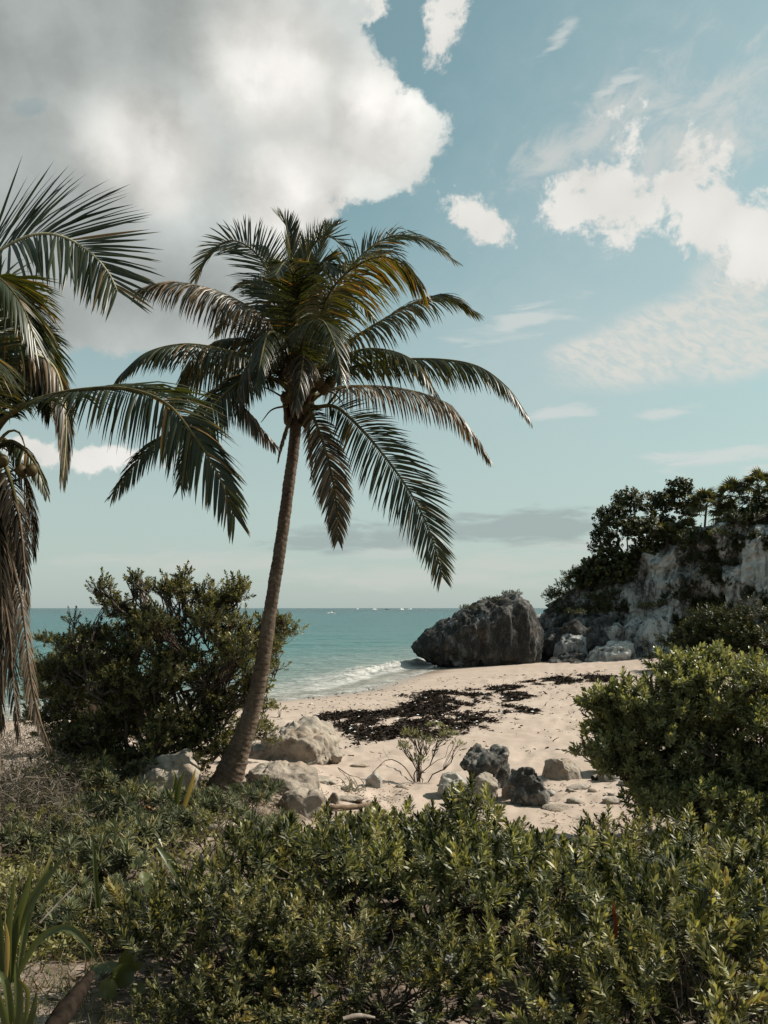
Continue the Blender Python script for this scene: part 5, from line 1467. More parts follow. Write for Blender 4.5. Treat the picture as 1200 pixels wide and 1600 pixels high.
y1 = 5.0
p0 = at_ground(20, 1560); y1 = p0[1]
lily('tall clump of strap leaved lily at the left edge', p0, [
    ([(18, 1535, y1), (25, 1460, y1), (60, 1390, y1 + .05), (100, 1338, y1 + .1)], .055, 'strap'),
    ([(15, 1535, y1), (25, 1450, y1), (42, 1390, y1), (52, 1352, y1)], .050, 'strap'),
    ([(14, 1540, y1), (14, 1460, y1 - .05), (20, 1400, y1 - .05), (24, 1362, y1 - .05)], .045, 'strap'),
    ([(8, 1540, y1), (0, 1470, y1), (-8, 1400, y1), (-10, 1350, y1)], .05, 'strap'),
    ([(22, 1535, y1), (60, 1470, y1), (105, 1450, y1), (140, 1480, y1), (152, 1505, y1)], .045, 'strap'),
    ([(10, 1530, y1 - .1), (12, 1490, y1 - .1), (12, 1462, y1 - .1), (8, 1440, y1 - .1)], .03, 'strap_dry'),
    ([(26, 1540, y1 + .1), (45, 1430, y1 + .2), (72, 1360, y1 + .25), (82, 1330, y1 + .3)], .04, 'strap'),
], 900)
p0 = at_ground(30, 1640, 1.5); y1 = p0[1]
lily('small low lily with thick upright blades in the bottom left corner', p0, [
    ([(28, 1640, y1), (30, 1580, y1), (27, 1530, y1), (24, 1502, y1)], .045, 'strap'),
    ([(36, 1640, y1), (50, 1590, y1), (56, 1560, y1), (57, 1548, y1)], .035, 'strap'),
    ([(20, 1640, y1), (5, 1580, y1), (-8, 1530, y1)], .04, 'strap'),
    ([(24, 1640, y1 + .1), (10, 1540, y1 + .1), (-10, 1520, y1 + .1), (-40, 1530, y1 + .1)], .04, 'strap'),
    ([(34, 1640, y1), (44, 1560, y1), (38, 1540, y1 - .05), (28, 1528, y1 - .1)], .025, 'strap'),
], 920)
p0 = at_ground(158, 1478); y1 = p0[1]
lily('young lily with one tall upright blade in the rosette plants', p0, [
    ([(160, 1482, y1), (152, 1400, y1), (148, 1350, y1), (145, 1305, y1)], .034, 'strap'),
    ([(162, 1450, y1 + .02), (172, 1420, y1), (182, 1395, y1), (188, 1376, y1)], .020, 'strap_dry'),
], 930)
p0 = at_ground(275, 1288); y1 = p0[1]
lily('young pale lily sprouting beside the fallen coconut', p0, [
    ([(273, 1288, y1), (268, 1262, y1), (262, 1244, y1), (256, 1226, y1)], .06, 'strap'),
    ([(275, 1288, y1), (276, 1255, y1), (280, 1228, y1), (288, 1205, y1)], .07, 'strap'),
    ([(278, 1288, y1), (290, 1255, y1), (300, 1225, y1), (306, 1200, y1)], .06, 'strap_dry'),
    ([(274, 1288, y1), (272, 1245, y1 + .1), (274, 1215, y1 + .1), (268, 1200, y1 + .1)], .05, 'strap'),
], 940)
p0 = at_ground(292, 1400); y1 = p0[1]
lily('lily with a single broad folded blade below the grey log', p0, [
    ([(292, 1400, y1), (284, 1378, y1), (266, 1348, y1), (244, 1322, y1)], .085, 'strap'),
    ([(292, 1400, y1), (300, 1370, y1), (306, 1350, y1), (303, 1336, y1)], .06, 'strap'),
], 950)
p0 = at_ground(985, 1545); y1 = p0[1]
lily('dark lily with broad blades in the gap of the thicket', p0, [
    ([(978, 1570, y1 - .6), (975, 1535, y1 - .65), (982, 1505, y1 - .7), (998, 1486, y1 - .7)], .050, 'strap'),
    ([(985, 1560, y1 - .5), (988, 1500, y1 - .5), (1000, 1460, y1 - .5), (1003, 1448, y1 - .5)], .05, 'strap'),
    ([(934, 1528, y1 - .6), (932, 1500, y1 - .6), (926, 1478, y1 - .6), (918, 1462, y1 - .6)], .022, 'strap_dry'),
    ([(990, 1570, y1 - .5), (1010, 1500, y1 - .45), (1022, 1460, y1 - .4), (1030, 1435, y1 - .4)], .04, 'strap'),
], 960)
o = thing('red_flower', 'small red bract standing in the gap of the thicket', 'flower', pix(960, 1480, 4.7))
blade(o, rel([pix(960, 1480, 4.7), pix(962, 1450, 4.7), pix(960, 1430, 4.7), pix(957, 1408, 4.7)], pix(960, 1480, 4.7)), .022, 'red_bract', 961, name='bract')


def round_leaf(parent, c, nrm_, r0, seed):
    r = rng_of(seed); n = 18
    a = np.arange(n) * 2 * PI / n
    rr_ = r0 * (1 + .06 * np.cos(a * 2) - .20 * np.exp(-((a - PI) / .25) ** 2) + .03 * r.normal(0, 1, n))
    A, B, C = frames(np.array([nrm_], float), r); A, B, C = A[0], B[0], C[0]
    cup = .22
    V = [np.array(c)]
    for q in (.5, 1.0):
        for i in range(n):
            V.append(np.array(c) + (A * math.cos(a[i]) + B * math.sin(a[i])) * rr_[i] * q + C * (cup * r0 * q * q * abs(math.sin(a[i])) + .05 * r0 * math.sin(a[i] * 3 + seed) * q))
    T = [[0, 1 + i, 1 + (i + 1) % n] for i in range(n)]
    Q = [[1 + i, 1 + n + i, 1 + n + (i + 1) % n, 1 + (i + 1) % n] for i in range(n)]
    rv = r.uniform(.15, .85)
    return obj('leaf', make_mesh('leaf', np.array(V), [np.array(T), np.array(Q)], M['round_leaf'], {'rnd': np.clip(np.full(len(V), rv) + r.normal(0, .05, len(V)), 0, .88), 'tip': np.r_[0, np.full(n, .4), np.full(n, .8)]}, True), parent)


def seedling(label, loc, leaves, seed):
    o = thing('sea_grape_seedling', label, 'plant', loc, 0, 'round leaved seedlings')
    st = []
    for i, (px, py, Y, r0, nv) in enumerate(leaves):
        c = pix(px, py, Y) - loc
        round_leaf(o, c, nv, r0, seed + i)
        st.append((wig(np.array([0, 0, 0]), c, 6, .15, rng_of(seed + i), .1), np.linspace(.006, .003, 6)))
    V, Q, u = tubes(st, 5); obj('stems', make_mesh('stems', V, Q, M['twig'], None, True), o)


p0 = at_ground(205, 1490); y1 = p0[1]
seedling('round leaved seedling with cupped green leaves beside the shaded shrub', p0, [
    (205, 1428, y1, .085, (.2, -.7, .7)), (208, 1410, y1 + .05, .085, (.0, -.9, .3)), (190, 1468, y1 - .1, .075, (-.4, -.5, .8)), (158, 1486, y1 - .15, .062, (-.2, -.8, .5)),
    (178, 1458, y1, .055, (.3, -.4, .9)), (232, 1448, y1, .04, (.3, -.3, .9)), (238, 1385, y1 + .2, .06, (.1, -.8, .5)), (215, 1350, y1 + .4, .05, (-.3, -.6, .6)),
    (262, 1432, y1, .035, (0, -.4, .9)), (238, 1505, y1 - .2, .055, (.3, -.4, .8)), (225, 1372, y1 + .3, .05, (.5, -.6, .5))], 970)
p0 = at_ground(160, 1540); y1 = p0[1]
seedling('dark round leaved seedling over the fallen log at the bottom', p0, [
    (150, 1520, y1 - .2, .07, (-.2, -.3, .9)), (172, 1512, y1 - .2, .05, (.1, -.3, .9)), (190, 1525, y1 - .3, .075, (.5, -.9, .1)), (205, 1500, y1 - .2, .08, (.3, -1, .0)),
    (170, 1545, y1 - .4, .06, (-.1, -1, .2)), (215, 1548, y1 - .3, .05, (.2, -.5, .8))], 985)
p0 = at_ground(90, 1330); y1 = p0[1]
seedling('small round leaved seedling among the dry tangle', p0, [
    (68, 1296, y1, .05, (-.1, -.4, .9)), (38, 1302, y1, .05, (.3, -.5, .8)), (92, 1312, y1, .045, (.3, -.6, .7)), (16, 1262, y1, .05, (.2, -.7, .6)), (105, 1200, y1 + .3, .04, (-.4, -.5, .6))], 995)

# silver tuft on the sand
p0 = at_ground(545, 1238)
o = thing('silver_tuft', 'spiky silver grey tuft of dry blades on the sand', 'plant', p0)
r = rng_of(31)
for i in range(26):
    a = r.uniform(0, PI); L = r.uniform(.16, .36)
    d = np.array([math.cos(a) * .9, r.normal(0, .4), abs(math.sin(a)) * .8 + .15]); d = d / np.linalg.norm(d)
    b = np.array([r.normal(0, .12), r.normal(0, .05), 0])
    blade(o, [b, b + d * L * .5 + np.array([0, 0, .02]), b + d * L - np.array([0, 0, .03])], .018, 'agave', 3100 + i, name='blade')

# ------------------------------------------------------------------ dead wood and fallen things
def stick(name, label, pts, radii, mat, cat='branch', group=None, forks=(), sides=7, seed=0):
    loc = np.array(pts[0], float)
    r = rng_of(seed)
    lst = [(rel(catmull(pts, 24), loc), np.interp(np.linspace(0, 1, 24), np.linspace(0, 1, len(radii)), radii) * (1 + .08 * r.normal(0, 1, 24)))]
    for f, r0 in forks: lst.append((rel(catmull(f, 12), loc), np.linspace(r0, r0 * .4, 12)))
    V, Q, u = tubes(lst, sides)
    return tag(obj(name, make_mesh(name, V, Q, M[mat], None, True), loc=loc), label, cat, group)


def gp(px, py, lift=0.0, Y=None):
    if Y is None:
        p = at_ground(px, py); p = p.copy(); p[2] += lift; return p
    return pix(px, py, Y)


q = at_ground(120, 1215)[1]
stick('dry_branch', 'forked pale dry twig standing out against the dark bush', [pix(72, 1196, q), pix(110, 1195, q), pix(140, 1188, q), pix(160, 1182, q), pix(167, 1171, q)], [.010, .009, .007, .005, .003], 'dry_twig', group='dry branches', forks=[([pix(135, 1190, q), pix(150, 1174, q), pix(160, 1157, q)], .006), ([pix(125, 1192, q), pix(127, 1180, q), pix(125, 1168, q)], .005)], seed=1)
q = at_ground(200, 1290)[1]
stick('dry_branch', 'dark branch arching beside the fallen coconut', [pix(150, 1285, q), pix(180, 1272, q), pix(205, 1262, q), pix(222, 1258, q + .2)], [.02, .018, .014, .01], 'twig', group='dry branches', forks=[([pix(205, 1262, q), pix(216, 1235, q), pix(236, 1210, q), pix(262, 1200, q)], .007), ([pix(190, 1268, q), pix(200, 1250, q), pix(196, 1232, q)], .005)], seed=2)
q = at_ground(240, 1330)[1]
stick('dry_branch', 'curved grey branch bending down in front of the grey log', [pix(190, 1287, q), pix(222, 1287, q), pix(248, 1296, q), pix(268, 1316, q), pix(285, 1345, q)], [.014, .013, .012, .009, .005], 'grey_log', group='dry branches', forks=[([pix(196, 1288, q - .1), pix(212, 1300, q - .1), pix(220, 1325, q - .1)], .008), ([pix(240, 1292, q), pix(262, 1302, q), pix(282, 1326, q)], .006), ([pix(230, 1288, q), pix(258, 1296, q), pix(276, 1312, q), pix(290, 1335, q)], .006)], seed=3)
stick('dry_branch', 'bare curved branch leaning left from the small airy bush', [gp(648, 1222), gp(630, 1205, .08), gp(608, 1196, .12), gp(590, 1204, .06), gp(580, 1215, .0)], [.014, .012, .010, .008, .004], 'twig', group='dry branches', forks=[([gp(608, 1196, .12), gp(600, 1188, .14), gp(598, 1176, .2)], .004)], seed=4)
stick('dry_branch', 'thin dark stick lying on the sand above the silver tuft', [gp(528, 1202, .03), gp(545, 1212, .03), gp(562, 1216, .02)], [.010, .010, .006], 'twig', group='dry branches', seed=5)
stick('dry_branch', 'pale slanting stem below the rosette plants', [pix(62, 1442, 5.6), pix(90, 1412, 5.7), pix(120, 1382, 5.8)], [.007, .006, .005], 'dry_twig', group='dry branches', seed=6)
stick('driftwood', 'grey fallen log lying behind the foreground shrubs', [gp(262, 1302, .06), gp(330, 1312, .07), gp(400, 1322, .05), gp(432, 1326, .03)], [.065, .07, .06, .04], 'grey_log', 'log', sides=12, seed=7)
stick('log', 'dark thick log rising from the bottom left corner', [pix(60, 1640, 3.7), pix(98, 1585, 3.9), pix(125, 1548, 4.1), pix(142, 1522, 4.3)], [.05, .045, .035, .02], 'log', 'log', sides=12, seed=8)
stick('driftwood', 'pale stick lying on the ground at the bottom centre', [pix(535, 1592, 3.9), pix(560, 1587, 3.95), pix(585, 1590, 4.0)], [.010, .012, .006], 'grey_log', 'stick', seed=10)
stick('driftwood', 'long brown fallen frond stalk lying on the sand behind the thicket', [gp(478, 1252, .05), gp(510, 1262, .04), gp(555, 1264, .05), gp(590, 1258, .04)], [.03, .035, .03, .012], 'rachis_dead', 'frond stalk', sides=8, seed=11)
stick('driftwood', 'short pale plank shaped log below the right bush', [gp(926, 1218, .05), gp(948, 1214, .05), gp(962, 1208, .05)], [.05, .055, .04], 'grey_log', 'log', sides=8, seed=12)
p0 = at_ground(228, 1280)
c1 = coconut(None, p0 + np.array([0, 0, .11]), .115, 'coconut_dry', 'fallen_coconut'); c1.rotation_euler = (1.1, .4, .6)
tag(c1, 'brown dry coconut lying in the undergrowth left of the palm', 'coconut')

# ------------------------------------------------------------------ ground cover nobody could count
def strips(P, D, L, W, curl, r, seg=3):
    """Many thin curved blades: V, faces, attrs."""
    n = len(P); t = np.linspace(0, 1, seg + 1)
    side = nrm(np.cross(D, r.normal(0, 1, (n, 3))))
    V = np.zeros((n, seg + 1, 2, 3))
    cur = P.copy(); d = D.copy()
    for k in range(seg + 1):
        w = (W * (1 - .85 * t[k]))[:, None]
        V[:, k, 0] = cur - side * w * .5; V[:, k, 1] = cur + side * w * .5
        cur = cur + d * (L / seg)[:, None]; d = nrm(d + curl)
    V = V.reshape(-1, 3)
    b = (np.arange(n)[:, None] * (seg + 1) * 2 + np.arange(seg)[None, :] * 2).reshape(-1)
    Q = np.stack([b, b + 1, b + 3, b + 2], 1)
    rv = np.repeat(r.random(n), (seg + 1) * 2)
    return V, [Q], {'rnd': rv, 'tip': np.tile(np.repeat(t, 2), n)}


def px_region(n, px0, px1, py0, py1, r, fy=2.0):
    a = r.uniform(px0, px1, n); b = r.uniform(py0, py1, n)
    Ys = np.array([at_ground(0.5 * (px0 + px1), y)[1] for y in np.linspace(py0, py1, 12)])
    Y = np.interp(b, np.linspace(py0, py1, 12), Ys)
    x = (a - CX) / FPX * Y
    return np.stack([x, Y, ground_z(x, Y)], 1)


r = rng_of(1001)
P = px_region(8500, -60, 130, 1165, 1340, r); P[:, 2] += r.random(len(P)) ** 1.2 * (.75 * sst(P[:, 0] / P[:, 1], -.30, -.42) + .12)
D = nrm(r.normal(0, 1, P.shape) + np.array([0, 0, .35]))
V, Q, A = strips(P, D, r.uniform(.10, .32, len(P)), r.uniform(.005, .011, len(P)), r.normal(0, .45, P.shape) + np.array([0, 0, -.2]), r, 4)
o = obj('dry_vines', make_mesh('dry_vines', V, Q, M['dry_grass'], A, False)); tag(o, 'grey brown tangle of dry vines at the foot of the left palm', 'dry vines', None, 'stuff')
P = px_region(2200, 60, 460, 1210, 1400, r); P[:, 2] += r.random(len(P)) ** 2 * .18
D = nrm(r.normal(0, 1, P.shape) + np.array([0, 0, .3]))
V, Q, A = strips(P, D, r.uniform(.08, .30, len(P)), r.uniform(.004, .010, len(P)), r.normal(0, .4, P.shape) + np.array([0, 0, -.2]), r, 4)
P2 = px_region(420, -40, 330, 1200, 1500, r); D2 = nrm(r.normal(0, 1, P2.shape) * np.array([1, 1, .5]) + np.array([0, 0, .7]))
V2, Q2, A2 = strips(P2, D2, r.uniform(.25, .60, len(P2)), r.uniform(.005, .009, len(P2)), r.normal(0, .28, P2.shape) + np.array([0, 0, -.12]), r, 6)
o = obj('dry_stems', make_mesh('dry_stems', V2, Q2, M['dry_grass'], A2, False)); tag(o, 'long pale dead stems standing out of the left undergrowth', 'dry stems', None, 'stuff')
o = obj('dry_vines', make_mesh('dry_vines', V, Q, M['dry_grass'], A, False)); tag(o, 'thin scatter of dry stems among the rosette plants', 'dry stems', None, 'stuff')
P = np.concatenate([px_region(1500, -40, 180, 1440, 1660, r), px_region(900, 150, 420, 1260, 1330, r), px_region(700, 240, 460, 1235, 1275, r), px_region(1500, 0, 260, 1290, 1450, r)])
D = nrm(r.normal(0, .55, P.shape) + np.array([0, 0, 1.0]))
V, Q, A = strips(P, D, r.uniform(.05, .17, len(P)), r.uniform(.004, .009, len(P)), r.normal(0, .3, P.shape), r, 3)
o = obj('grass', make_mesh('grass', V, Q, M['grass'], A, False)); tag(o, 'short wiry grass and weeds on the dune', 'grass', None, 'stuff')
P = np.concatenate([px_region(3800, -60, 1260, 1290, 1640, r), px_region(1100, 330, 470, 1215, 1262, r), px_region(900, 430, 640, 1215, 1290, r), px_region(900, 840, 1200, 1215, 1330, r), px_region(900, 100, 330, 1200, 1290, r)])
P[:, 2] += .006 + .02 * r.random(len(P))
D = nrm(r.normal(0, 1, P.shape) * np.array([1, 1, .25]))
V, Q, A = strips(P, D, r.uniform(.03, .10, len(P)), r.uniform(.008, .028, len(P)), r.normal(0, .25, P.shape), r, 2)
o = obj('leaf_litter', make_mesh('leaf_litter', V, Q, M['litter'], A, False)); tag(o, 'brown leaf litter and bark scraps under the plants', 'leaf litter', None, 'stuff')


r = rng_of(1050)
P = np.concatenate([px_region(5200, -60, 330, 1225, 1420, r), px_region(2200, -60, 130, 1400, 1520, r), px_region(1600, 60, 330, 1180, 1240, r)])
P[:, 2] += r.random(len(P)) ** 1.4 * .34 * (0.5 + 0.5 * sst(vnoise(P * 1.7, 12), -.4, .4))
D = nrm(r.normal(0, 1, P.shape) + np.array([0, 0, .25]))
V, Q, A = strips(P, D, r.uniform(.04, .09, len(P)), r.uniform(.016, .034, len(P)), r.normal(0, .25, P.shape), r, 2)
o = obj('creeper_leaves', make_mesh('creeper_leaves', V, Q, M['bush_left'], A, False)); tag(o, 'dark leafy creepers tangled through the left undergrowth', 'creepers', None, 'stuff')


def build_weed():
    r = rng_of(1100)
    W = np.array(WEED_W); lo, hi = W.min(0) - 2.0, W.max(0) + 2.0
    n = 170000
    x = r.uniform(lo[0], hi[0], n); y = r.uniform(lo[1], hi[1], n)
    m = weed_mask(x, y)
    keep = r.random(n) < np.clip(m ** 1.6, 0, 1) + .012 * (m > -1)
    x, y, m = x[keep], y[keep], m[keep]
    x, y, m = x[:42000], y[:42000], m[:42000]
    z = ground_z(x, y) + r.random(len(x)) ** 2 * .10 * m
    P = np.stack([x, y, z], 1)
    D = nrm(r.normal(0, 1, P.shape) * np.array([1, 1, .22]) + np.array([0, 0, .06]))
    V, Q, A = strips(P, D, r.uniform(.06, .22, len(P)), r.uniform(.02, .08, len(P)), r.normal(0, .4, P.shape) * np.array([1, 1, .4]) + np.array([0, 0, -.12]), r, 3)
    o = obj('seaweed', make_mesh('seaweed', V, Q, M['weed'], A, False)); tag(o, 'dark brown drift of dried seaweed across the beach', 'seaweed', None, 'stuff')
    # pale chips of shell and driftwood caught in the weed
    k = r.choice(len(P), 90); c = P[k] + np.array([0, 0, .05])
    V2, F2 = ICO[2]
    V2, F2 = V2[:], F2
    tet = np.array([(-1, -.6, 0), (1, -.5, 0), (.2, .9, 0), (0, 0, .7)], float)
    s = r.uniform(.015, .045, len(c))
    VV = (tet[None] * s[:, None, None] * np.array([1.3, 1, .8]) + c[:, None, :]).reshape(-1, 3)
    b = np.arange(len(c))[:, None, None] * 4
    FF = (np.array([[0, 1, 3], [1, 2, 3], [2, 0, 3]])[None] + b).reshape(-1, 3)
    o = obj('shell_debris', make_mesh('shell_debris', VV, [FF], M['boat_white'], None, False)); tag(o, 'small pale chips of shell and coral caught in the seaweed', 'shell chips', None, 'stuff')


build_weed()

# ------------------------------------------------------------------ plants on the cliff and on the big rock
def tree(label, loc, lobes, n, seed, group, tpl='grape', leafm='grape', trunk_r=.12, scale=(.8, 1.25)):
    r = rng_of(seed)
    root = thing('sea_grape_tree', label, 'tree', loc, 0, group)
    P, D, k = tips_in_lobes(lobes, n, r, .5, .45, -.6)
    V, F, A = scatter_shoots(P, D, r.uniform(scale[0], scale[1], len(P)), TPL[tpl], r)
    f = obj('crown', make_mesh('crown', V, F, M[leafm], A, False), root); f['kind'] = 'stuff'
    lst = [(wig((0, 0, -.5), np.array(lobes[0][:3]), 9, .1, r), np.linspace(trunk_r, trunk_r * .5, 9))]
    for j, L in enumerate(lobes):
        lst.append((wig((r.normal(0, .15), r.normal(0, .15), -.3), np.array(L[:3]), 9, .14, r), np.linspace(trunk_r * .6, trunk_r * .2, 9)))
        for i in np.where(k == j)[0][::6]: lst.append((wig(np.array(L[:3]), P[i], 4, .12, r), np.linspace(.03, .012, 4)))
    V, Q, u = tubes(lst, 5)
    obj('trunk', make_mesh('trunk', V, Q, M['twig'], None, True), root)
    return root


def cliff_tree(label, base_px, Y, lobes, n, seed):
    loc = pix(base_px[0], base_px[1], Y)
    tree(label, loc, lobes_px(lobes, loc), n, seed, 'trees on the cliff')


cliff_tree('round crowned dark tree at the seaward end of the cliff top', (985, 880), 67, [(960, 815, 66.5, 1.4, 1.1), (945, 850, 66, 1.0, 1.1), (985, 790, 67, 1.3, 1.0), (1000, 830, 66, 1.4, 1.2), (960, 880, 66, 1.2, 1.0), (1010, 860, 66, 1.0, .9)], 1100, 1201)
cliff_tree('dark tree with a raised clump of leaves behind the fan palms', (1040, 860), 68, [(1035, 790, 68, 1.0, 1.0), (1062, 770, 68, 1.0, .95), (1075, 800, 68, .9, .9), (1030, 825, 67.5, 1.2, .9), (1050, 840, 67, 1.0, .8)], 800, 1202)
cliff_tree('low dark tree drooping over the seaward cliff edge', (940, 910), 66, [(930, 890, 65.5, 1.0, .8), (955, 900, 65.3, .9, .8), (918, 910, 65.5, .6, .5), (975, 890, 65.5, .9, .7)], 600, 1203)
cliff_tree('dark tree in shade at the right edge of the cliff top', (1190, 820), 62, [(1180, 795, 62, 1.0, .8), (1220, 790, 62, 1.2, .9), (1150, 815, 62.5, .9, .6)], 420, 1204)

# fan palms
def fan_leaf_mesh():
    Vs, Fs, R, off = [], [], [], 0
    n = 17; r = rng_of(44)
    for i in range(n):
        a = rad(-118 + 236 * i / (n - 1)); L = .62 * (1 - .22 * abs(i - 8) / 8) * r.uniform(.92, 1.05)
        d = np.array([math.sin(a), math.cos(a), .12]); s = np.array([math.cos(a), -math.sin(a), 0])
        b = np.array([0, .55, 0]); w = .042
        Vs += [b, b + d * L * .55 - s * w, b + d * L * .55 + s * w, b + d * L + np.array([0, 0, -.16 - .05 * r.random()]), b + d * L * .55 + np.array([0, 0, .03])]
        Fs += [[off, off + 1, off + 4], [off, off + 4, off + 2], [off + 1, off + 3, off + 4], [off + 4, off + 3, off + 2]]
        R += [r.random()] * 5; off += 5
    pv, pq, _ = tubes([(np.array([(0, 0, 0), (0, .3, .03), (0, .56, 0)]), [.014, .011, .009])], 4)
    V = np.vstack([np.array(Vs), pv]); R = np.r_[R, np.full(len(pv), .5)]
    return make_mesh('fan_leaf', V, [np.array(Fs), pq[0] + off], M['fan'], {'rnd': R, 'tip': np.zeros(len(V))}, False)


FAN = fan_leaf_mesh()


def fan_palm(label, loc, height, nleaf, s, seed, lean=(0, 0)):
    r = rng_of(seed)
    root = thing('fan_palm', label, 'palm tree', loc, 0, 'fan palms on the cliff')
    top = np.array([lean[0], lean[1], height])
    V, Q, u = tubes([(catmull([(0, 0, -.5), (lean[0] * .3, lean[1] * .3, height * .4), top], 10), np.linspace(.10, .075, 10))], 7)
    obj('trunk', make_mesh('trunk', V, Q, M['twig'], None, True), root)
    for i in range(nleaf):
        o = obj('fan_leaf', FAN, root, top)
        el = rad(82 - 118 * (i / nleaf) + r.normal(0, 8))
        o.rotation_euler = (el, r.normal(0, .35), i * 2.4 + r.normal(0, .2))
        q = 1.4 * s * r.uniform(.85, 1.15); o.scale = (q, q, q)


for px, py, Y, h, nl, s, lab, ln in [
    (1100, 845, 66, 2.7, 26, 1.05, 'bushy fan palm standing in the middle of the cliff top', (.2, 0)),
    (1148, 835, 64, 2.8, 22, .95, 'slender fan palm with a leaning stem against the sky', (-.3, 0)),
    (1186, 825, 63, 3.1, 24, 1.0, 'tallest fan palm, at the right end of the cliff top', (0, 0)),
    (1135, 838, 65, 1.5, 20, .9, 'short fan palm between the bushy one and the leaning one', (.1, 0)),
    (1075, 852, 66, 1.0, 18, .85, 'low fan palm growing below the bushy one', (-.1, 0)),
    (905, 925, 66.5, .9, 18, .8, 'little fan palm alone on the seaward shoulder of the cliff', (0, 0)),
    (1042, 860, 65.5, .9, 16, .9, 'low fan palm in the shade of the raised tree', (0, 0)),
    (1198, 842, 62, 1.5, 18, .95, 'fan palm low at the right edge of the photo', (.1, 0)),
    (1172, 842, 63, 1.1, 16, .9, 'low fan palm under the tallest one', (0, 0)),
]:
    loc = pix(px, py, Y)
    fan_palm(lab, loc, h, nl, s, int(px), ln)

# shrubs hanging on the cliff face: three kinds of mesh, copied
CPRO = []
for i in range(3):
    r = rng_of(1300 + i)
    lb = [(r.normal(0, .7), r.normal(0, .35), r.normal(0, .5), r.uniform(.5, .8), .5, r.uniform(.45, .7)) for _ in range(6)]
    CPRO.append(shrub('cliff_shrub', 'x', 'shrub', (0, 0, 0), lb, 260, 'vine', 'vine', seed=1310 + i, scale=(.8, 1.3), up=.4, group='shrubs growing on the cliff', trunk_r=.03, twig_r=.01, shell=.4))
cl = [(905, 915, 'at the seaward shoulder'), (925, 905, 'under the drooping tree'), (985, 905, 'above the warm brown rock face'), (1000, 870, 'left of the pale rock panel'),
      (1050, 850, 'capping the pale rock panel'), (1085, 860, 'right above the pale rock panel'), (1110, 875, 'in the dark cleft right of the pale panel'), (1125, 905, 'low in the dark cleft'), (1140, 870, 'beside the fluted white rock'),
      (1120, 940, 'at the foot of the dark cleft'), (1150, 965, 'on the shaded lower cliff'), (1090, 960, 'behind the pale boulders'), (1180, 985, 'low at the right edge over the bush'), (1065, 985, 'right of the tall rounded boulder'),
      (1110, 1000, 'at the cliff foot behind the right bush'), (1160, 1010, 'at the cliff foot near the right edge'), (1190, 940, 'under the fluted white rock at the edge'), (1170, 830, 'under the tallest fan palm'), (1110, 845, 'at the foot of the bushy fan palm'), (1145, 848, 'at the foot of the leaning fan palm'),
      (970, 960, 'on the ledge above the sloping slab'), (940, 950, 'in the seaward crack of the cliff'), (1195, 850, 'on the rim at the right edge'), (880, 945, 'lowest on the seaward end'), (1070, 930, 'below the pale rock panel')]
used = set()
for i, (px, py, lab) in enumerate(cl):
    p, nn = on_cliff(px, py)
    v = i % 3
    o = CPRO[v] if v not in used else copy_tree(CPRO[v]); used.add(v)
    o.location = p + nn * .15 * (1 if nn[1] < 0 else -1); s = rng_of(i).uniform(.75, 1.15); o.scale = (s, s, s); o.rotation_euler = (0, 0, rng_of(i).uniform(-.6, .6)); o['label'] = 'dark shrub clinging to the cliff ' + lab
for i, (px, py, lab) in enumerate([(1075, 1040, 'beside the pale angular boulder'), (1110, 1042, 'behind the low pale rubble block'), (1145, 1044, 'over the top of the right bush'), (1180, 1046, 'at the right edge over the bush'), (1090, 1015, 'in the second row behind the angular boulder'), (1130, 1012, 'in the second row behind the rubble block'), (1170, 1014, 'in the second row at the right'), (1215, 1030, 'cut by the right edge')]):
    p = at_ground(px, 1042); p = p + np.array([0, 1.2 if py < 1020 else 0, .5 if py > 1020 else 1.5])
    o = copy_tree(CPRO[i % 3]); o.location = p; q = 1.15 + .1 * (i % 3); o.scale = (q, q, q); o.rotation_euler = (0, 0, i * .9); o['label'] = 'dark shrub at the foot of the cliff ' + lab
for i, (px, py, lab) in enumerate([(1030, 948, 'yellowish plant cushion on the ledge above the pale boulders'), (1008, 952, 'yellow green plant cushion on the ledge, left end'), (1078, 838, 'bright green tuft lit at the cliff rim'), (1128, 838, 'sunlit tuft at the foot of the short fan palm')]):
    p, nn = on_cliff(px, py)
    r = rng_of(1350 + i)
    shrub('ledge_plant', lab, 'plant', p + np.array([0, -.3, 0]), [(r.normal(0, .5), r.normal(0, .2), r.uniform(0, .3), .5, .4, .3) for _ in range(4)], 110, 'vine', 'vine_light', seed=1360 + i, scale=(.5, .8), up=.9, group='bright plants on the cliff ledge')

# tufts on top of the big rock
for i, (px, py, w, lab) in enumerate([(800, 926, .9, 'dark creeping plant capping the peak of the sea rock'), (770, 935, .7, 'dark creeping plant below the peak of the sea rock'), (735, 948, .6, 'thin creeping plant halfway along the ridge of the sea rock'), (905, 955, .5, 'small plant on the seaward nose of the cliff')]):
    r = rng_of(1400 + i)
    p = pix(px, py, 61.5)
    shrub('creeping_plant', lab, 'plant', p, [(r.normal(0, .35), r.normal(0, .5), -.1 - .3 * abs(r.normal(0, .3)), w * .5, .6, .22) for _ in range(5)], 90, 'vine', 'vine', seed=1410 + i, scale=(.45, .75), up=.9, group='plants on the sea rock')

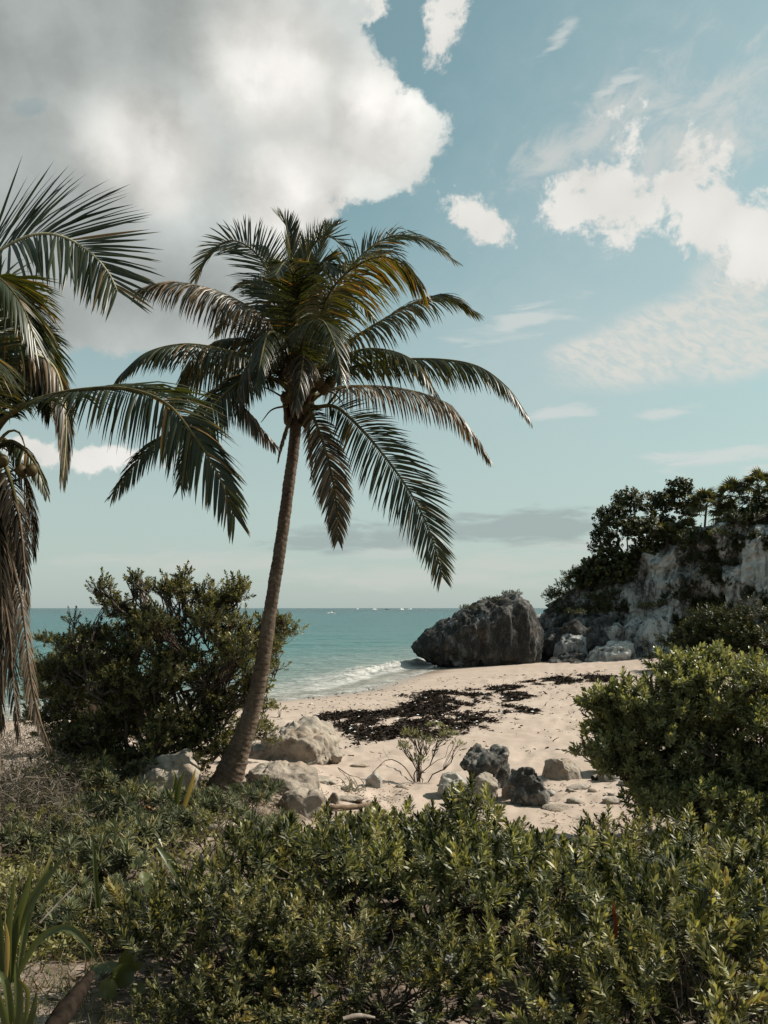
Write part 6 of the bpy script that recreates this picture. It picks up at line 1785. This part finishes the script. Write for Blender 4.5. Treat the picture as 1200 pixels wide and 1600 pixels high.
# ------------------------------------------------------------------ boats far out
def hull(L, W, H, mat, parent, name='hull'):
    n = 12; t = np.linspace(0, 1, n)
    w = W * .5 * np.clip(1.05 - t ** 3, .02, 1) * np.minimum(1, .8 + t)
    V = []
    for k in range(n):
        x = (t[k] - .45) * L; sh = H * (1 + .35 * t[k] ** 2)
        V += [(x, -w[k], sh), (x, -w[k] * .7, H * .15), (x, 0, -H * .3), (x, w[k] * .7, H * .15), (x, w[k], sh)]
    i = np.arange(n - 1)[:, None] * 5; j = np.arange(5)[None, :]; k = (j + 1) % 5
    Q = np.stack([i + j, i + k, i + 5 + k, i + 5 + j], -1).reshape(-1, 4)
    return obj(name, make_mesh(name, np.array(V), [Q, np.array([[0, 1, 2, 3, 4]])], mat, None, False), parent)


def boxm(x0, x1, y0, y1, z0, z1):
    V = np.array([(x, y, z) for x in (x0, x1) for y in (y0, y1) for z in (z0, z1)], float)
    return V, np.array([[0, 1, 3, 2], [4, 6, 7, 5], [0, 4, 5, 1], [2, 3, 7, 6], [0, 2, 6, 4], [1, 5, 7, 3]])


def motorboat(label, px, Y, L, rot, dark=False):
    o = thing('motorboat', label, 'boat', ((px - CX) / FPX * Y, Y, .05), rot, 'white boats on the horizon')
    hull(L, L * .3, L * .13, M['boat_dark' if dark else 'boat_white'], o)
    V, Q = boxm(-.15 * L, .12 * L, -.09 * L, .09 * L, L * .13, L * .27); V[4:, 0] -= L * .03 * (V[4:, 2] > L * .2)
    obj('cabin', make_mesh('cabin', V, [Q], M['boat_white'], None, False), o)
    V, Q = boxm(-.2 * L, .14 * L, -.1 * L, .1 * L, L * .30, L * .33)
    obj('canopy', make_mesh('canopy', V, [Q], M['boat_white'], None, False), o)
    V, Q, u = tubes([(np.array([(-.18 * L, a * L, L * .2), (-.18 * L, a * L, L * .31)]), [.05, .05]) for a in (-.08, .08)], 5)
    obj('post', make_mesh('post', V, Q, M['boat_white'], None, False), o)


for px, Y, L, rot, dk, lab in [(584, 1900, 12, .5, False, 'white motorboat on the horizon, the first right of the jet ski'), (605, 2300, 10, 2.9, True, 'dark small boat on the horizon in the middle of the row'), (627, 1900, 12, .6, False, 'white motorboat on the horizon, second from the sea rock'), (641, 2000, 12, 3.7, False, 'white motorboat on the horizon nearest the sea rock'), (558, 2600, 10, .6, False, 'faint white boat on the horizon just right of the jet ski')]:
    motorboat(lab, px, Y, L, rot, dk)

YJ = 690.0
js = thing('jet_ski', 'jet ski throwing white spray left of the distant boats', 'jet ski', ((520 - CX) / FPX * YJ, YJ, .1), 2.9)
hull(3.2, 1.1, .55, M['boat_dark'], js)
V, Q = boxm(-1.2, .2, -.22, .22, .5, .95); obj('seat', make_mesh('seat', V, [Q], M['boat_dark'], None, False), js)
V, Q, u = tubes([(np.array([(.5, -.4, 1.25), (.4, 0, 1.2), (.5, .4, 1.25)]), .04), (np.array([(.7, 0, .6), (.4, 0, 1.2)]), .06)], 5); obj('handlebar', make_mesh('handlebar', V, Q, M['boat_dark'], None, False), js)
V = []
r = rng_of(1500)
V0, F0 = ICO[4]
P = V0 * np.array([3.8, 1.2, .75]); P = rough_rock(P, F0, 1.4, 15, .5); P[:, 2] = np.where(P[:, 0] > 0, P[:, 2] * (1 - .2 * P[:, 0]), P[:, 2])
o = obj('spray', make_mesh('spray', P, [F0], M['foam'], None, True), loc=((518 - CX) / FPX * YJ, YJ - 1.2, -.05)); tag(o, 'white spray around the jet ski', 'spray', None, 'stuff')


def rider(loc, rot):
    """A seated rider as one skinned body."""
    me = bpy.data.meshes.new('person')
    J = [(0, 0, 0), (.05, 0, .28), (.12, 0, .52), (.16, 0, .64), (.18, 0, .80), (.14, .20, .50), (.38, .30, .34), (.62, .36, .30), (.14, -.20, .50), (.38, -.30, .34), (.62, -.36, .30),
         (.05, .14, -.02), (.42, .26, .02), (.36, .30, -.38), (.05, -.14, -.02), (.42, -.26, .02), (.36, -.30, -.38)]
    R = [.15, .15, .16, .06, .12, .07, .05, .04, .07, .05, .04, .10, .075, .055, .10, .075, .055]
    E = [(0, 1), (1, 2), (2, 3), (3, 4), (2, 5), (5, 6), (6, 7), (2, 8), (8, 9), (9, 10), (0, 11), (11, 12), (12, 13), (0, 14), (14, 15), (15, 16)]
    me.from_pydata(J, E, []); me.update()
    o = obj('person', me, loc=loc); o.rotation_euler = (0, 0, rot)
    sk = o.modifiers.new('skin', 'SKIN'); o.modifiers.new('sub', 'SUBSURF').levels = 1; o.modifiers['sub'].render_levels = 2
    for i, v in enumerate(me.skin_vertices[0].data): v.radius = (R[i], R[i]); v.use_root = (i == 0)
    me.materials.append(M['vest'])
    tag(o, 'person in dark clothes riding the jet ski', 'person')


rider((js.location.x - .1, YJ, 1.15), 2.9)
